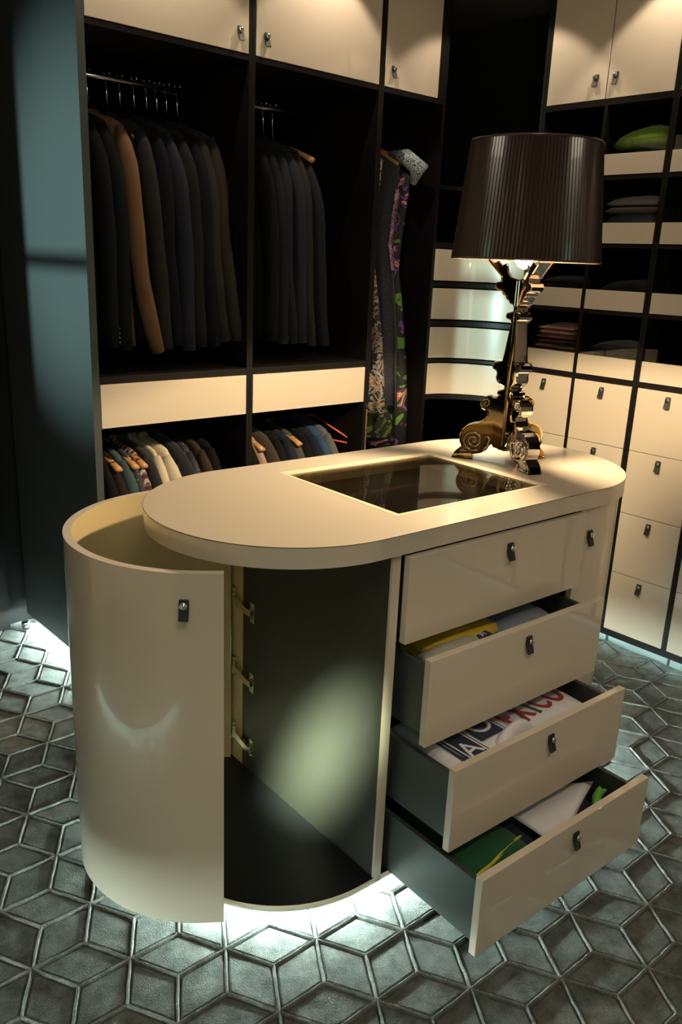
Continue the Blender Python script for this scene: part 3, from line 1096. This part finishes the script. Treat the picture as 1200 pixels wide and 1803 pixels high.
def jacket(x, y, zrail, half, length, matl, label, group, yaw=0.0, seed=0, name='jacket', cat='jacket', thick=0.022, buttons=False, swing=0.05, sleeve_len=0.95, open_front=True, drop=0.0):
    """garment seen edge-on: width along Y, thickness along X, origin at the rail"""
    rnd = random.Random(seed)
    e = empty(name, (x, y, zrail), yaw)
    tag(e, label, cat, group)
    z0 = -0.078 - drop
    N = 22
    rings = []
    levels = [(0, .22, .55), (.012, .40, .8), (.030, .66, 1.0), (.055, .88, 1.05), (.085, .97, 1.0), (.13, .93, 1.0), (.22, .88, 1.05), (.38, .84, 1.1), (.52, .84, 1.1), (.7, .88, 1.15), (.85, .93, 1.2), (1.0, .96, 1.25)]
    p1, p2 = rnd.uniform(0, 6), rnd.uniform(0, 6)
    for t, wf, tf in levels:
        z = z0 - t * length
        ring = []
        for k in range(N):
            a_ = 2 * PI * k / N
            cy, sy = math.cos(a_), math.sin(a_)
            yy = half * wf * math.copysign(abs(cy) ** 0.8, cy)
            xx = thick * tf * math.copysign(abs(sy) ** 0.7, sy)
            fold = 0.005 * t * math.sin(5 * a_ + p1 + 4 * t) + 0.003 * math.sin(3 * a_ + p2)
            ring.append((xx + fold + swing * 0.3 * t, yy, z + (0.006 * math.sin(2 * a_ + p1) if t > .9 else 0)))
        rings.append(ring)
    b = MB().rings(rings, 0, True, True, True)
    b.build('body', matl, e)
    # lapel / collar
    cl = MB()
    ys = half * 0.30
    cl.rings([[(thick * 0.9 * q, -ys * 0.4, z0 + .012), (thick * 1.15 * q, -ys, z0 - .05), (thick * 1.35 * q, -ys * 1.6, z0 - .11), (thick * 1.25 * q, -ys * .9, z0 - .24)] for q in (-1, -0.3, .3, 1)], 0, True, False)
    co = cl.build('collar', matl, e)
    sm_ = co.modifiers.new('solid', 'SOLIDIFY')
    sm_.thickness = 0.003
    # sleeves
    for sd in (-1, 1):
        path, rad = [], []
        n = 12
        bend = rnd.uniform(-.01, .015)
        for i in range(n + 1):
            t = i / n
            sy = half * (0.90 + 0.20 * math.sin(min(1, t * 3.5) * PI / 2)) + 0.020 * t
            if t > 0.5:
                sy += 0.012 * (t - .5)
            path.append((swing * t * t + 0.004 * math.sin(7 * t + p2) + bend * math.sin(PI * t), sd * (sy + 0.010 * math.sin(PI * t)), z0 - 0.050 - t * length * sleeve_len))
            rad.append((0.020 + 0.022 * math.sin(min(1, t * 5) * PI / 2)) * (1 - 0.22 * t) + 0.0018 * math.sin(18 * t + p1))
        s_ = MB().tube(path, rad, 14, flat=1.0)
        # squash along x
        cx = [p[0] for p in path]
        vv_ = []
        for i, v in enumerate(s_.v):
            c0 = cx[min(i // 14, n)]
            vv_.append((c0 + (v[0] - c0) * 0.62, v[1], v[2]))
        s_.v = vv_
        so = s_.build('sleeve', matl, e)
        if buttons and sd < 0:
            for q in range(4):
                tq = 0.90 + q * 0.022
                i = int(tq * n)
                pz = z0 - 0.050 - tq * length * sleeve_len
                Mx = Matrix.Translation((path[-1][0] - 0.021, path[-1][1] - 0.002, pz)) @ Matrix.Rotation(R(-90), 4, 'Y')
                kq = MB().lathe([(0.0005, .0), (0.006, .0), (0.0065, .002), (0.0005, .003)], 12)
                kq.v = [tuple(Mx @ Vector(v)) for v in kq.v]
                kq.build('button', CHROME, so)
    return e


def stripes(name, c1, c2, c3, scale):
    m = bpy.data.materials.new('cloth_' + name)
    m.use_nodes = True
    nt = m.node_tree
    b = nt.nodes['Principled BSDF']
    b.inputs['Roughness'].default_value = 0.9
    tc = nt.nodes.new('ShaderNodeTexCoord')
    sep = nt.nodes.new('ShaderNodeSeparateXYZ')
    nt.links.new(tc.outputs['Object'], sep.inputs[0])

    def band(idx, sc, th):
        mu = nt.nodes.new('ShaderNodeMath'); mu.operation = 'MULTIPLY'; mu.inputs[1].default_value = sc
        fr = nt.nodes.new('ShaderNodeMath'); fr.operation = 'FRACT'
        gt = nt.nodes.new('ShaderNodeMath'); gt.operation = 'GREATER_THAN'; gt.inputs[1].default_value = th
        nt.links.new(sep.outputs[idx], mu.inputs[0]); nt.links.new(mu.outputs[0], fr.inputs[0]); nt.links.new(fr.outputs[0], gt.inputs[0])
        return gt
    a_ = band(2, scale, .62)
    c_ = band(1, scale, .62)
    m1 = nt.nodes.new('ShaderNodeMix'); m1.data_type = 'RGBA'
    m1.inputs[6].default_value = (*c1, 1); m1.inputs[7].default_value = (*c2, 1)
    m2 = nt.nodes.new('ShaderNodeMix'); m2.data_type = 'RGBA'
    m2.inputs[7].default_value = (*c3, 1)
    nt.links.new(a_.outputs[0], m1.inputs[0])
    nt.links.new(m1.outputs[2], m2.inputs[6])
    nt.links.new(c_.outputs[0], m2.inputs[0])
    nt.links.new(m2.outputs[2], b.inputs['Base Color'])
    return m


def floral(name, stops, scale, dist=1.5, vor=False):
    m = bpy.data.materials.new('cloth_' + name)
    m.use_nodes = True
    nt = m.node_tree
    b = nt.nodes['Principled BSDF']
    b.inputs['Roughness'].default_value = 0.7
    tc = nt.nodes.new('ShaderNodeTexCoord')
    if vor:
        t = nt.nodes.new('ShaderNodeTexVoronoi')
        t.inputs['Scale'].default_value = scale
        src = t.outputs['Distance']
    else:
        t = nt.nodes.new('ShaderNodeTexNoise')
        t.inputs['Scale'].default_value = scale
        t.inputs['Distortion'].default_value = dist
        t.inputs['Detail'].default_value = 2
        src = t.outputs['Fac']
    r = nt.nodes.new('ShaderNodeValToRGB')
    r.color_ramp.interpolation = 'CONSTANT'
    while len(r.color_ramp.elements) < len(stops):
        r.color_ramp.elements.new(0.5)
    for el, (p, c_) in zip(r.color_ramp.elements, stops):
        el.position = p
        el.color = (*c_, 1)
    nt.links.new(tc.outputs['Object'], t.inputs['Vector'])
    nt.links.new(src, r.inputs[0])
    nt.links.new(r.outputs[0], b.inputs['Base Color'])
    return m


F = fabric
YR = 0.78
G1 = 'dark jackets on the upper left rail'
HW = 'wooden hangers on the upper left rail'
up1 = [
    (.290, .56, F('black_wool', (.018, .019, .021)), 'black jacket hanging first on the left of the upper rail', 0.01),
    (.325, .57, F('navy_black', (.016, .020, .028)), 'black jacket with cuff buttons left of the camel jacket', 0.02),
    (.385, .58, F('camel', (.36, .20, .11)), 'camel brown jacket, the only light one on the upper left rail', 0.075),
    (.450, .57, F('charcoal', (.050, .047, .045)), 'charcoal jacket just right of the camel jacket', 0.04),
    (.495, .56, F('black_wool', (.018, .019, .021)), 'thin black jacket between the charcoal and the slate blue jacket', 0.03),
    (.545, .58, F('slate_blue', (.045, .050, .075)), 'slate blue jacket in the middle right of the upper left rail', 0.03),
    (.590, .57, F('dark_grey', (.034, .034, .036)), 'dark grey jacket right beside the slate blue jacket', 0.03),
    (.628, .57, F('navy_black', (.016, .020, .028)), 'blue black jacket third from the right on the upper left rail', 0.04),
    (.664, .55, F('grey_flannel', (.060, .058, .058)), 'grey flannel jacket second from the right on the upper left rail', 0.05),
    (.705, .55, F('brown_grey', (.065, .058, .052)), 'grey brown jacket last on the right of the upper left rail', 0.06)]
def hlabel(lb):
    t = lb if 'two pale shirts' in lb else lb.split(',')[0]
    t = t.replace(', ', ' ').split()[:12]
    return 'wooden hanger inside the ' + ' '.join(t)


def bay_shaded(m_, k):  # darker cloth copy, shade inside the wardrobe put into the colour
    nm = m_.name + '_bay_shade'
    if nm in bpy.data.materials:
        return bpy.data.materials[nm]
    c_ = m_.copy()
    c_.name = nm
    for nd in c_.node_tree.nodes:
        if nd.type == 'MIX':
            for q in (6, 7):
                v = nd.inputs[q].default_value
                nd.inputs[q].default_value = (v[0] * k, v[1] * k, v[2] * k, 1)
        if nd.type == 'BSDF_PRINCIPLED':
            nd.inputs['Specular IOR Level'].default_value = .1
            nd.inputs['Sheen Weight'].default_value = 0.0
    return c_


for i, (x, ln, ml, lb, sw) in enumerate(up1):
    ml = bay_shaded(ml, .45)
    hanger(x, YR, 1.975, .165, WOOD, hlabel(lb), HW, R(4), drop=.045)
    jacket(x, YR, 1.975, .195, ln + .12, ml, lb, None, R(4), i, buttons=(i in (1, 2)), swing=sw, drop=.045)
up2 = [(.900, .56, F('black_wool', (.018, .019, .021)), 'black suit jacket nearest the post on the middle upper rail', .02),
       (.940, .57, F('dark_grey', (.034, .034, .036)), 'dark grey suit jacket second on the middle upper rail', .03),
       (.980, .57, F('slate_dark', (.035, .038, .055)), 'slate suit jacket third on the middle upper rail', .03),
       (1.022, .57, F('slate_blue', (.045, .050, .075)), 'blue grey suit jacket fourth on the middle upper rail', .03),
       (1.062, .58, F('charcoal', (.050, .047, .045)), 'charcoal suit jacket with high shoulder, fifth on the middle upper rail', .04),
       (1.105, .56, F('ink', (.030, .034, .042)), 'ink dark jacket hanging lowest on a bare wooden hanger, middle rail', .06)]
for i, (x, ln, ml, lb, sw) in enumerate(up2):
    ml = bay_shaded(ml, .45)
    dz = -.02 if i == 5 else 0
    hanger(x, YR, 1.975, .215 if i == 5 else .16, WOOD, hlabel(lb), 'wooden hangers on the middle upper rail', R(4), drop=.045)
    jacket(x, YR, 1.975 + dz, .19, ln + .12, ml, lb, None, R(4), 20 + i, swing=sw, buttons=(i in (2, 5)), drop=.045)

# lower rails
plaid = stripes('red_plaid', (.02, .025, .05), (.30, .03, .03), (.35, .33, .30), 55)
patt = floral('dotted', [(0, (.30, .28, .30)), (.18, (.02, .02, .03)), (1, (.02, .02, .03))], 90, vor=True)
low1 = [(.280, F('black_wool', (.018, .019, .021)), 'black jacket at the far left of the lower left rail', 'j'),
        (.318, F('brown_black', (.040, .028, .022)), 'very dark brown shirt with a bare hanger end, lower left rail', 's'),
        (.350, F('teal_shirt', (.10, .16, .18)), 'muted teal shirt between dark ones on the lower left rail', 's'),
        (.380, patt, 'black shirt with fine white dots left of the plaid shirt', 's'),
        (.412, plaid, 'red and navy plaid shirt on the lower left rail', 's'),
        (.448, F('black_wool', (.018, .019, .021)), 'black shirt between the plaid shirt and the cream shirts', 's'),
        (.485, F('cream', (.62, .55, .43)), 'cream shirt, left one of the two pale shirts', 's'),
        (.528, F('cream', (.62, .55, .43)), 'cream shirt, right one of the two pale shirts', 's'),
        (.572, F('navy_black', (.016, .020, .028)), 'black jacket just right of the cream shirts', 'j'),
        (.612, patt, 'black and white dotted shirt on the lower left rail near the middle', 's'),
        (.650, F('dark_brown', (.075, .05, .035)), 'dark brown jacket second from the right on the lower left rail', 'j'),
        (.695, F('black_wool', (.018, .019, .021)), 'black jacket last on the right of the lower left rail', 'j')]
low2 = [(.862, F('black_wool', (.018, .019, .021)), 'black jacket first on the lower middle rail beside the post', 'j'),
        (.905, F('rose_beige', (.34, .22, .17)), 'rose beige shirt with a bare hanger shoulder, lower middle rail', 's'),
        (.950, F('dark_brown2', (.045, .032, .026)), 'dark brown jacket right of the rose beige shirt', 'j'),
        (.995, F('black_wool', (.018, .019, .021)), 'black jacket in the middle of the lower middle rail', 'j'),
        (1.040, F('navy', (.030, .036, .060)), 'navy jacket left of the grey one on the lower middle rail', 'j'),
        (1.085, F('grey_cloth', (.13, .13, .13)), 'mid grey shirt on the lower middle rail with wooden hanger showing', 's'),
        (1.135, F('black_wool', (.018, .019, .021)), 'black shirt between the grey shirt and the blue shirts', 's'),
        (1.180, F('navy2', (.022, .03, .055)), 'dark navy shirt left of the bright blue shirt', 's'),
        (1.220, F('blue', (.06, .13, .26)), 'bright blue shirt second from the right on the lower middle rail', 's'),
        (1.262, F('pale_grey', (.20, .21, .23)), 'pale grey blue shirt last on the lower middle rail', 's')]
SHOWN = [low1[1][2], low1[3][2], low1[4][2], low2[1][2], low2[5][2]]
orange = mat('coral_wire', (.75, .16, .08), .4)
for L_, gname in ((low1, 'lower left rail'), (low2, 'lower middle rail')):
    for i, (x, ml, lb, kd) in enumerate(L_):
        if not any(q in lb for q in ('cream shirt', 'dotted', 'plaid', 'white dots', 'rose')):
            ml = bay_shaded(ml, .55)
        hanger(x, YR, .898, .208 if lb in SHOWN else .145, WOOD, hlabel(lb), 'wooden hangers on the ' + gname, R(6))
        if kd == 'j':
            jacket(x, YR, .898, .19, .55, ml, lb, None, R(6), 40 + i, swing=.04)
        else:
            jacket(x, YR, .893, .175, .55, ml, lb, None, R(6), 60 + i, 'shirt', 'shirt', .018, swing=.05)
hanger(1.312, YR - .03, .898, .20, orange, 'empty coral plastic hanger at the right end of the lower middle rail', None, R(12), wood=False)


def dress(x, y, zrail, half, length, matl, label, seed, flare=1.3, top=0.0, cat='dress', yaw=0.0, sleeve=None, thick=.02, trim=None, name='dress'):
    rnd = random.Random(seed)
    e = empty(name, (x, y, zrail), yaw)
    tag(e, label, cat)
    N = 30
    rings = []
    p1 = rnd.uniform(0, 6)
    for t, wf in ((0, .25), (.02, .55), (.05, .8), (.12, .78), (.22, .72), (.35, .66), (.5, .8), (.7, .92 * flare ** .5), (.85, flare * .95), (1, flare)):
        z = -0.09 - top - t * length
        ring = []
        for k in range(N):
            a_ = 2 * PI * k / N
            am = 0.012 * t
            ring.append((thick * (1 + .8 * t) * math.sin(a_) + am * math.sin(9 * a_ + p1), half * wf * math.cos(a_) + am * .4 * math.cos(7 * a_), z + .006 * t * math.sin(5 * a_ + p1)))
        rings.append(ring)
    MB().rings(rings, 0, True, True, True).build('body', matl, e)
    if trim:
        b = MB()
        b.rings([[(dx, -half * (wf_ + .02) , -0.09 - top - t * length) for dx in (-.014, .014)] for t, wf_ in ((.14, .77), (.22, .72), (.35, .66), (.45, .76))], 0, True, False)
        o = b.build('front_trim', trim, e)
        o.modifiers.new('solid', 'SOLIDIFY').thickness = .004
    if sleeve:
        b = MB().tube([(0, -half * .55, -.10 - top), (0, -half * .9, -.115 - top), (.004, -half * 1.2, -.16 - top), (.004, -half * 1.08, -.215 - top)], [.012, .030, .038, .012], 10)
        b.build('cap_sleeve', sleeve, e)
    return e


green_leaf = floral('leaf_print', [(0, (.10, .16, .02)), (.37, (.008, .010, .008)), (.54, (.13, .21, .03)), (.575, (.008, .010, .008)), (.62, (.18, .26, .04)), (.66, (.008, .010, .008))], 8, 3.0)
orchid = floral('orchid_print', [(0, (.10, .22, .03)), (.38, (.006, .006, .008)), (.545, (.20, .06, .30)), (.57, (.006, .006, .008)), (.60, (.62, .26, .30)), (.635, (.50, .05, .03)), (.65, (.12, .22, .03)), (.69, (.006, .006, .008))], 8.5, 1.4)
silver = floral('silver_sequin', [(0, (.55, .62, .64)), (.25, (.10, .12, .13)), (.5, (.35, .40, .42)), (.8, (.04, .04, .05))], 60, vor=True)
tweed = floral('speckled_tweed', [(0, (.30, .30, .33)), (.15, (.035, .035, .045)), (1, (.03, .03, .04))], 140, vor=True)
stream = floral('streaked_silk', [(0, (.02, .02, .02)), (.42, (.30, .18, .09)), (.50, (.32, .34, .38)), (.56, (.02, .02, .02))], 12, 3.5)
pinkt = floral('pink_trim', [(0, (.42, .22, .34)), (.35, (.05, .02, .04)), (.5, (.50, .30, .42)), (1, (.50, .30, .42))], 60, vor=True)
F('black_wool', (.018, .019, .021))
DRESSES = [
    (1.415, YR, 1.955, .20, .84, bay_shaded(F('black_silk', (.020, .022, .028)), .6), 'plain black dress furthest left in the narrow bay', 1, 1.15, dict(yaw=R(8), thick=.022)),
    (1.455, YR - .01, 1.955, .22, 1.02, stream, 'black tunic with streaked orange and white hem, above the leaf print', 2, 1.1, dict(yaw=R(14), thick=.026)),
    (1.510, YR + .03, 1.955, .21, 1.15, green_leaf, 'long black dress with green leaf print at its hem', 3, 1.25, dict(yaw=R(30), thick=.034)),
    (1.560, YR - .02, 1.955, .22, 1.00, tweed, 'speckled tweed dress with pink front edge and silver cap sleeve', 4, 1.02, dict(yaw=R(8), thick=.020, sleeve=silver, trim=pinkt)),
    (1.622, YR - .01, 1.925, .22, 1.16, orchid, 'black dress printed with pink orchids and green leaves', 5, 1.08, dict(yaw=R(10), thick=.028))]
for (x, y, zr, hf, ln, ml, lb, sd, fl, kw) in DRESSES:
    hanger(x, y, 1.965, hf - .05, WOOD, hlabel(lb), 'hangers of the dresses', kw['yaw'])
    dress(x, y, zr, hf, ln, ml, lb, sd, fl, **kw)
# beaded belt hanging beside the coral hanger
e = empty('beaded_belt', (1.360, .505, .90))
tag(e, 'thin beaded belt hanging on the post beside the coral hanger', 'belt')
b = MB()
for i in range(46):
    k = MB().lathe([(0.0005, -.003), (.0034, -.0015), (.0034, .0015), (.0005, .003)], 8)
    b.add([(v[0] - .0, v[1] - .032, v[2] - .02 - i * .0062) for v in k.v], k.f, 0, True)
b.build('beads', mat('bronze_beads', (.35, .22, .13), .35, metal=.6), e)
MB().tube([(0, -.006, .0), (0, -.030, .0), (0, -.033, -.012)], .0025, 6).build('peg', STEEL, e)

# ------------------------------------------------------------------ folded clothes


def folded(x, y, z, lx, ly, h, ml, label, group=None, rz=0.0, seed=0, cat='shirt', name='folded_shirt', sag=0.25, frame=None, dome=0.3, layers=2):
    """soft folded garment: stacked rounded layers in one mesh"""
    rnd = random.Random(seed)
    e = empty(name, (x, y, z), rz) if frame is None else None
    if frame is not None:
        P = frame @ Vector((x, y, z))
        e = empty(name, P, IA + rz)
    tag(e, label, cat, group)
    for li in range(layers):
        zz0 = h * li / layers
        th = h / layers
        b = MB()
        n, m_ = 14, 10
        grid = []
        ph = [rnd.uniform(0, 6) for _ in range(4)]
        for side in (0, 1):
            for i in range(n + 1):
                for j in range(m_ + 1):
                    u_, v_ = -1 + 2 * i / n, -1 + 2 * j / m_
                    ex = 1 - abs(u_) ** 6
                    ey = 1 - abs(v_) ** 6
                    ed_ = max(0.0, min(1.0, ex * ey)) ** 0.45
                    dm = dome * h * (1 - u_ * u_) * (1 - v_ * v_) * (li + 1) / layers
                    base_ = zz0 + th / 2 + dm - sag * h * 0.15 * (u_ ** 4) * (li + 1)
                    wv = 0.0016 * math.sin(5 * u_ + ph[0] + 3 * v_) + 0.0013 * math.sin(7 * v_ + ph[1])
                    zq = base_ + (th / 2 * .96 * ed_ if side else -th / 2 * .96 * ed_) + (wv * ed_ if side else 0)
                    jx = 0.004 * math.sin(3 * v_ + ph[2]) + (li % 2) * .003
                    jy = 0.004 * math.sin(3 * u_ + ph[3])
                    grid.append((u_ * lx / 2 + jx * abs(u_), v_ * ly / 2 + jy * abs(v_), max(zq, 0.0003)))
        st = (n + 1) * (m_ + 1)
        fs = []
        for i in range(n):
            for j in range(m_):
                a0 = i * (m_ + 1) + j
                fs.append((a0 + st, a0 + m_ + 1 + st, a0 + m_ + 2 + st, a0 + 1 + st))
                fs.append((a0, a0 + 1, a0 + m_ + 2, a0 + m_ + 1))
        b.add(grid, fs, 0, True)
        me_o = b.build('fold', ml, e)
    return e


XS = XW + .024
def shelfgoods(items):
    for (y, zl, dy, h, ml, lb, cat, nm) in items:
        folded(XS + .13, y, zl, .25, dy, h, ml, lb, None, 0, int(abs(y * 1000) + zl * 100), cat, nm)


zl = [a + .0145 for a, b_ in LIPS]
c1, c2, c3, c4 = 0.049, -.211, -.478, -.741
shelfgoods([
    (c1, zl[0], .20, .085, F('dusk_blue', (.06, .07, .10)), 'dusky blue folded garment on the top shelf nearest the corner', 'shirt', 'folded_shirt'),
    (c2, zl[0], .215, .125, F('leaf_green', (.16, .30, .02)), 'bright green folded sweater on the top shelf', 'sweater', 'folded_sweater'),
    (c2, zl[1], .205, .085, F('faded_blue', (.14, .16, .25)), 'faded blue folded shirt with a yellow tab, lower of two', 'shirt', 'folded_shirt'),
    (c2, zl[1] + .086, .215, .055, F('taupe', (.20, .16, .15)), 'taupe folded sweater lying on the faded blue shirt', 'sweater', 'folded_sweater'),
    (c1, zl[2], .19, .055, F('grey_green', (.10, .16, .13)), 'grey green folded shirt under the lamp shade', 'shirt', 'folded_shirt'),
    (c1, zl[2] + .056, .19, .035, F('slate_dark', (.035, .038, .055)), 'dark slate folded shirt lying on the grey green one', 'shirt', 'folded_shirt'),
    (c1, zl[3], .20, .040, F('purple', (.10, .05, .16)), 'purple folded shirt at the bottom of the pink stack', 'shirt', 'folded_shirt'),
    (c1, zl[3] + .041, .20, .040, F('dusty_pink', (.42, .26, .22)), 'dusty pink folded shirt second from the bottom of its stack', 'shirt', 'folded_shirt'),
    (c1, zl[3] + .082, .19, .034, F('maroon', (.14, .05, .05)), 'maroon folded shirt third from the bottom of its stack', 'shirt', 'folded_shirt'),
    (c1, zl[3] + .117, .17, .034, F('salmon', (.36, .20, .15)), 'salmon folded shirt on top of the stack right of the lamp stem', 'shirt', 'folded_shirt'),
    (c2, zl[3], .205, .055, F('navy2', (.022, .03, .055)), 'navy folded sweater, lower one in the second column bottom shelf', 'sweater', 'folded_sweater'),
    (c2, zl[3] + .056, .20, .045, F('ink', (.030, .034, .042)), 'ink dark folded sweater on the navy one', 'sweater', 'folded_sweater'),
    (c2, zl[2], .20, .075, F('black_wool', (.018, .019, .021)), 'black folded sweater in the second column', 'sweater', 'folded_sweater'),
    (c3, zl[0], .21, .085, F('white_towel', (.72, .68, .64)), 'thick white folded towel, lower of two at the right edge', 'towel', 'folded_towel'),
    (c3, zl[0] + .086, .20, .040, F('white_towel', (.72, .68, .64)), 'white folded towel on top at the right edge', 'towel', 'folded_towel'),
    (c3, zl[1], .15, .055, F('olive_grey', (.16, .18, .13)), 'olive grey folded shirt at the bottom in the third column', 'shirt', 'folded_shirt'),
    (c3, zl[1] + .056, .15, .040, F('camel_knit', (.36, .22, .12)), 'camel folded sweater between olive and taupe', 'sweater', 'folded_sweater'),
    (c3, zl[1] + .097, .14, .035, F('taupe', (.20, .16, .15)), 'taupe folded shirt on the camel sweater at the right edge', 'shirt', 'folded_shirt'),
])
# tab on the faded blue shirt
e = empty('glasses_case', (XS + .06, -.440, zl[3]))
tag(e, 'small black and brown case on the bottom shelf of the third column', 'case')
MB().box(-.03, .10, -.075, .075, 0, .030, bev=.004).build('body', F('case_brown', (.05, .03, .025)), e)
MB().box(-.03, .10, -.075, .075, .031, .040, bev=.003).build('lid', INNER, e)
e = empty('storage_box', (XS + .10, -.560, zl[3]))
tag(e, 'pale green box at the right edge on the bottom shelf', 'box')
MB().box(-.07, .12, -.035, .035, 0, .055, bev=.003).build('body', mat('pale_green_box', (.30, .40, .36), .4), e)
MB().box(-.072, .122, -.037, .037, .056, .066, bev=.003).build('lid', mat('pale_green_box', (.30, .40, .36), .4), e)

# drawers' contents
I4 = IM
YEL = F('yellow', (.62, .42, .02))
WHT = F('white', (.66, .66, .68))
folded(-.13, -.24, .488, .26, .22, .085, F('dark_shirt', (.03, .03, .034)), 'black shirt at the left in the upper opened drawer', None, .1, 3, frame=I4)
folded(-.070, -.245, .580, .27, .15, .036, YEL, 'crumpled yellow shirt in the upper opened drawer', None, R(9), 4, frame=I4, dome=.7)
folded(-.125, -.312, .574, .21, .060, .034, F('cream_grey', (.34, .33, .27)), 'off-white crumpled shirt with a navy tag beside the yellow one', None, R(-3), 5, frame=I4, dome=.6)
folded(.125, -.24, .488, .25, .23, .115, F('blue_grey', (.16, .19, .25)), 'blue grey folded shirt at the right in the upper opened drawer', None, 0, 6, frame=I4)
# text helper


def text_mesh(body, size, ext, matl, parent, M, name='lettering', outline=0.0):
    cu_ = bpy.data.curves.new(name, 'FONT')
    cu_.body = body
    cu_.size = size
    cu_.extrude = ext
    cu_.offset = outline
    cu_.align_x = 'CENTER'
    cu_.align_y = 'CENTER'
    t = bpy.data.objects.new(name, cu_)
    C.objects.link(t)
    dg = bpy.context.evaluated_depsgraph_get()
    me = bpy.data.meshes.new_from_object(t.evaluated_get(dg))
    bpy.data.objects.remove(t)
    o = bpy.data.objects.new(name, me)
    me.materials.clear()
    me.materials.append(matl)
    C.objects.link(o)
    o.parent = parent
    o.matrix_local = M
    return o


RED = F('red_print', (.30, .015, .02))
NAVY = F('navy_print', (.012, .016, .06))
GRN = F('green_print', (.01, .10, .04))
WPR = F('white_print', (.70, .70, .72))


def flatshirt(x, y, z, lx, ly, h, ml, label, rz, seed, name='folded_jersey'):
    """flat folded jersey with a nearly plane top so that print lies on it"""
    e = folded(x, y, z, lx, ly, h, ml, label, None, rz, seed, 'jersey', name, sag=0, frame=I4, dome=0.0, layers=2)
    return e


j2 = flatshirt(.120, -.335, .290, .245, .26, .128, WHT, 'white jersey with red and green MEXICO lettering in the third drawer', R(6), 11)
zt = .1305
for ch, xx, ml in (('E', -.128, RED), ('X', -.080, RED), ('I', -.041, GRN), ('C', -.002, RED), ('O', .056, RED)):
    text_mesh(ch, .100, .0012, ml, j2, Matrix.Translation((xx, -.040, zt)) @ Matrix.Rotation(R(10), 4, 'Z') @ Matrix.Diagonal((.66, 1.15, 1, 1)))
j1 = flatshirt(-.133, -.345, .290, .262, .25, .133, WHT, 'white jersey with navy panels and white letters at the left in the third drawer', R(2), 12)
MB().box(-.078, -.010, -.117, .05, .1335, .1352).build('navy_panel', NAVY, j1)
MB().box(.002, .085, -.075, .07, .1355, .1370).build('navy_panel', NAVY, j1)
MB().box(-.090, -.084, -.117, .05, .1335, .1352).build('stripe', NAVY, j1)
MB().box(-.074, -.070, -.117, .05, .1353, .1358).build('piping', WPR, j1)
MB().box(-.018, -.014, -.117, .05, .1353, .1358).build('piping', WPR, j1)
MB().box(.077, .081, -.075, .07, .1371, .1376).build('piping', WPR, j1)
text_mesh('A', .075, .0008, WPR, j1, Matrix.Translation((-.048, -.082, .1362)) @ Matrix.Rotation(R(8), 4, 'Z'))
text_mesh('O', .085, .0008, WPR, j1, Matrix.Translation((.042, -.030, .1380)) @ Matrix.Rotation(R(8), 4, 'Z'))
folded(-.04, -.432, .290, .20, .05, .118, WHT, 'white rolled sleeve cloth in front of the two jerseys', None, R(12), 13, cat='cloth', name='rolled_cloth', frame=I4, dome=.3)

folded(-.15, -.40, .092, .23, .32, .095, F('forest', (.010, .075, .028)), 'dark green folded jersey with yellow edge in the bottom drawer', None, R(-4), 21, cat='jersey', name='folded_jersey', frame=I4, dome=.15)
e = folded(-.15, -.515, .187, .20, .006, .005, F('lemon', (.50, .46, .03)), 'yellow hem band lying across the green jersey in the bottom drawer', None, R(8), 22, cat='band', name='hem_band', frame=I4, dome=.0, layers=1)
folded(.02, -.44, .092, .16, .26, .065, F('navy2', (.022, .03, .055)), 'dark navy folded shirt in the middle of the bottom drawer', None, 0, 23, frame=I4)
folded(.155, -.46, .092, .20, .20, .055, F('black_wool', (.018, .019, .021)), 'black folded shirt under the white one in the bottom drawer', None, 0, 24, frame=I4)


# the white shirt is a slanted, draped sheet
def drape(quad, z, th, ml, label, name='white_shirt', cat='shirt', sag=.01):
    n = 12
    c0 = [sum(p[k] for p in quad) / 4 for k in range(2)]
    P0 = isl(c0[0], c0[1], z)
    e = empty(name, P0, IA)
    tag(e, label, cat)
    vs = []
    for side in (0, 1):
        for i in range(n + 1):
            for j in range(n + 1):
                u_, v_ = i / n, j / n
                x = (quad[0][0] * (1 - u_) + quad[1][0] * u_) * (1 - v_) + (quad[3][0] * (1 - u_) + quad[2][0] * u_) * v_
                y = (quad[0][1] * (1 - u_) + quad[1][1] * u_) * (1 - v_) + (quad[3][1] * (1 - u_) + quad[2][1] * u_) * v_
                rim = min(u_, 1 - u_, v_, 1 - v_)
                ed_ = min(1, rim * 8) ** .5
                zz = sag * math.sin(PI * u_) * 0.8 + .0025 * math.sin(8 * u_ + 3 * v_) + (th / 2 * ed_ if side else -th / 2 * ed_)
                vs.append((x - c0[0], y - c0[1], zz))
    st = (n + 1) ** 2
    fs = []
    for i in range(n):
        for j in range(n):
            a0 = i * (n + 1) + j
            fs.append((a0 + st, a0 + n + 1 + st, a0 + n + 2 + st, a0 + 1 + st))
            fs.append((a0, a0 + 1, a0 + n + 2, a0 + n + 1))
    MB().add(vs, fs, 0, True).build('body', ml, e)
    return e


wsh = drape([(-.03, -.33), (-.03, -.552), (.055, -.556), (.258, -.478)], .196, .014, WHT, 'white shirt spread slanting over the right half of the bottom drawer')
folded(.218, -.520, .178, .10, .022, .016, F('lime', (.12, .42, .03)), 'lime green bit of cloth beside the white shirt', None, R(24), 25, cat='cloth', name='lime_cloth', frame=I4, layers=1)
# navy tag with letters on the off-white shirt
e = empty('printed_tag', isl(-.035, -.312, .618), IA)
tag(e, 'small navy tag with pale letters on the off-white shirt', 'tag')
MB().box(-.022, .022, -.012, .012, 0, .002).build('cloth_patch', NAVY, e)
text_mesh('JFI', .020, .0005, WPR, e, Matrix.Translation((0, 0, .0026)))
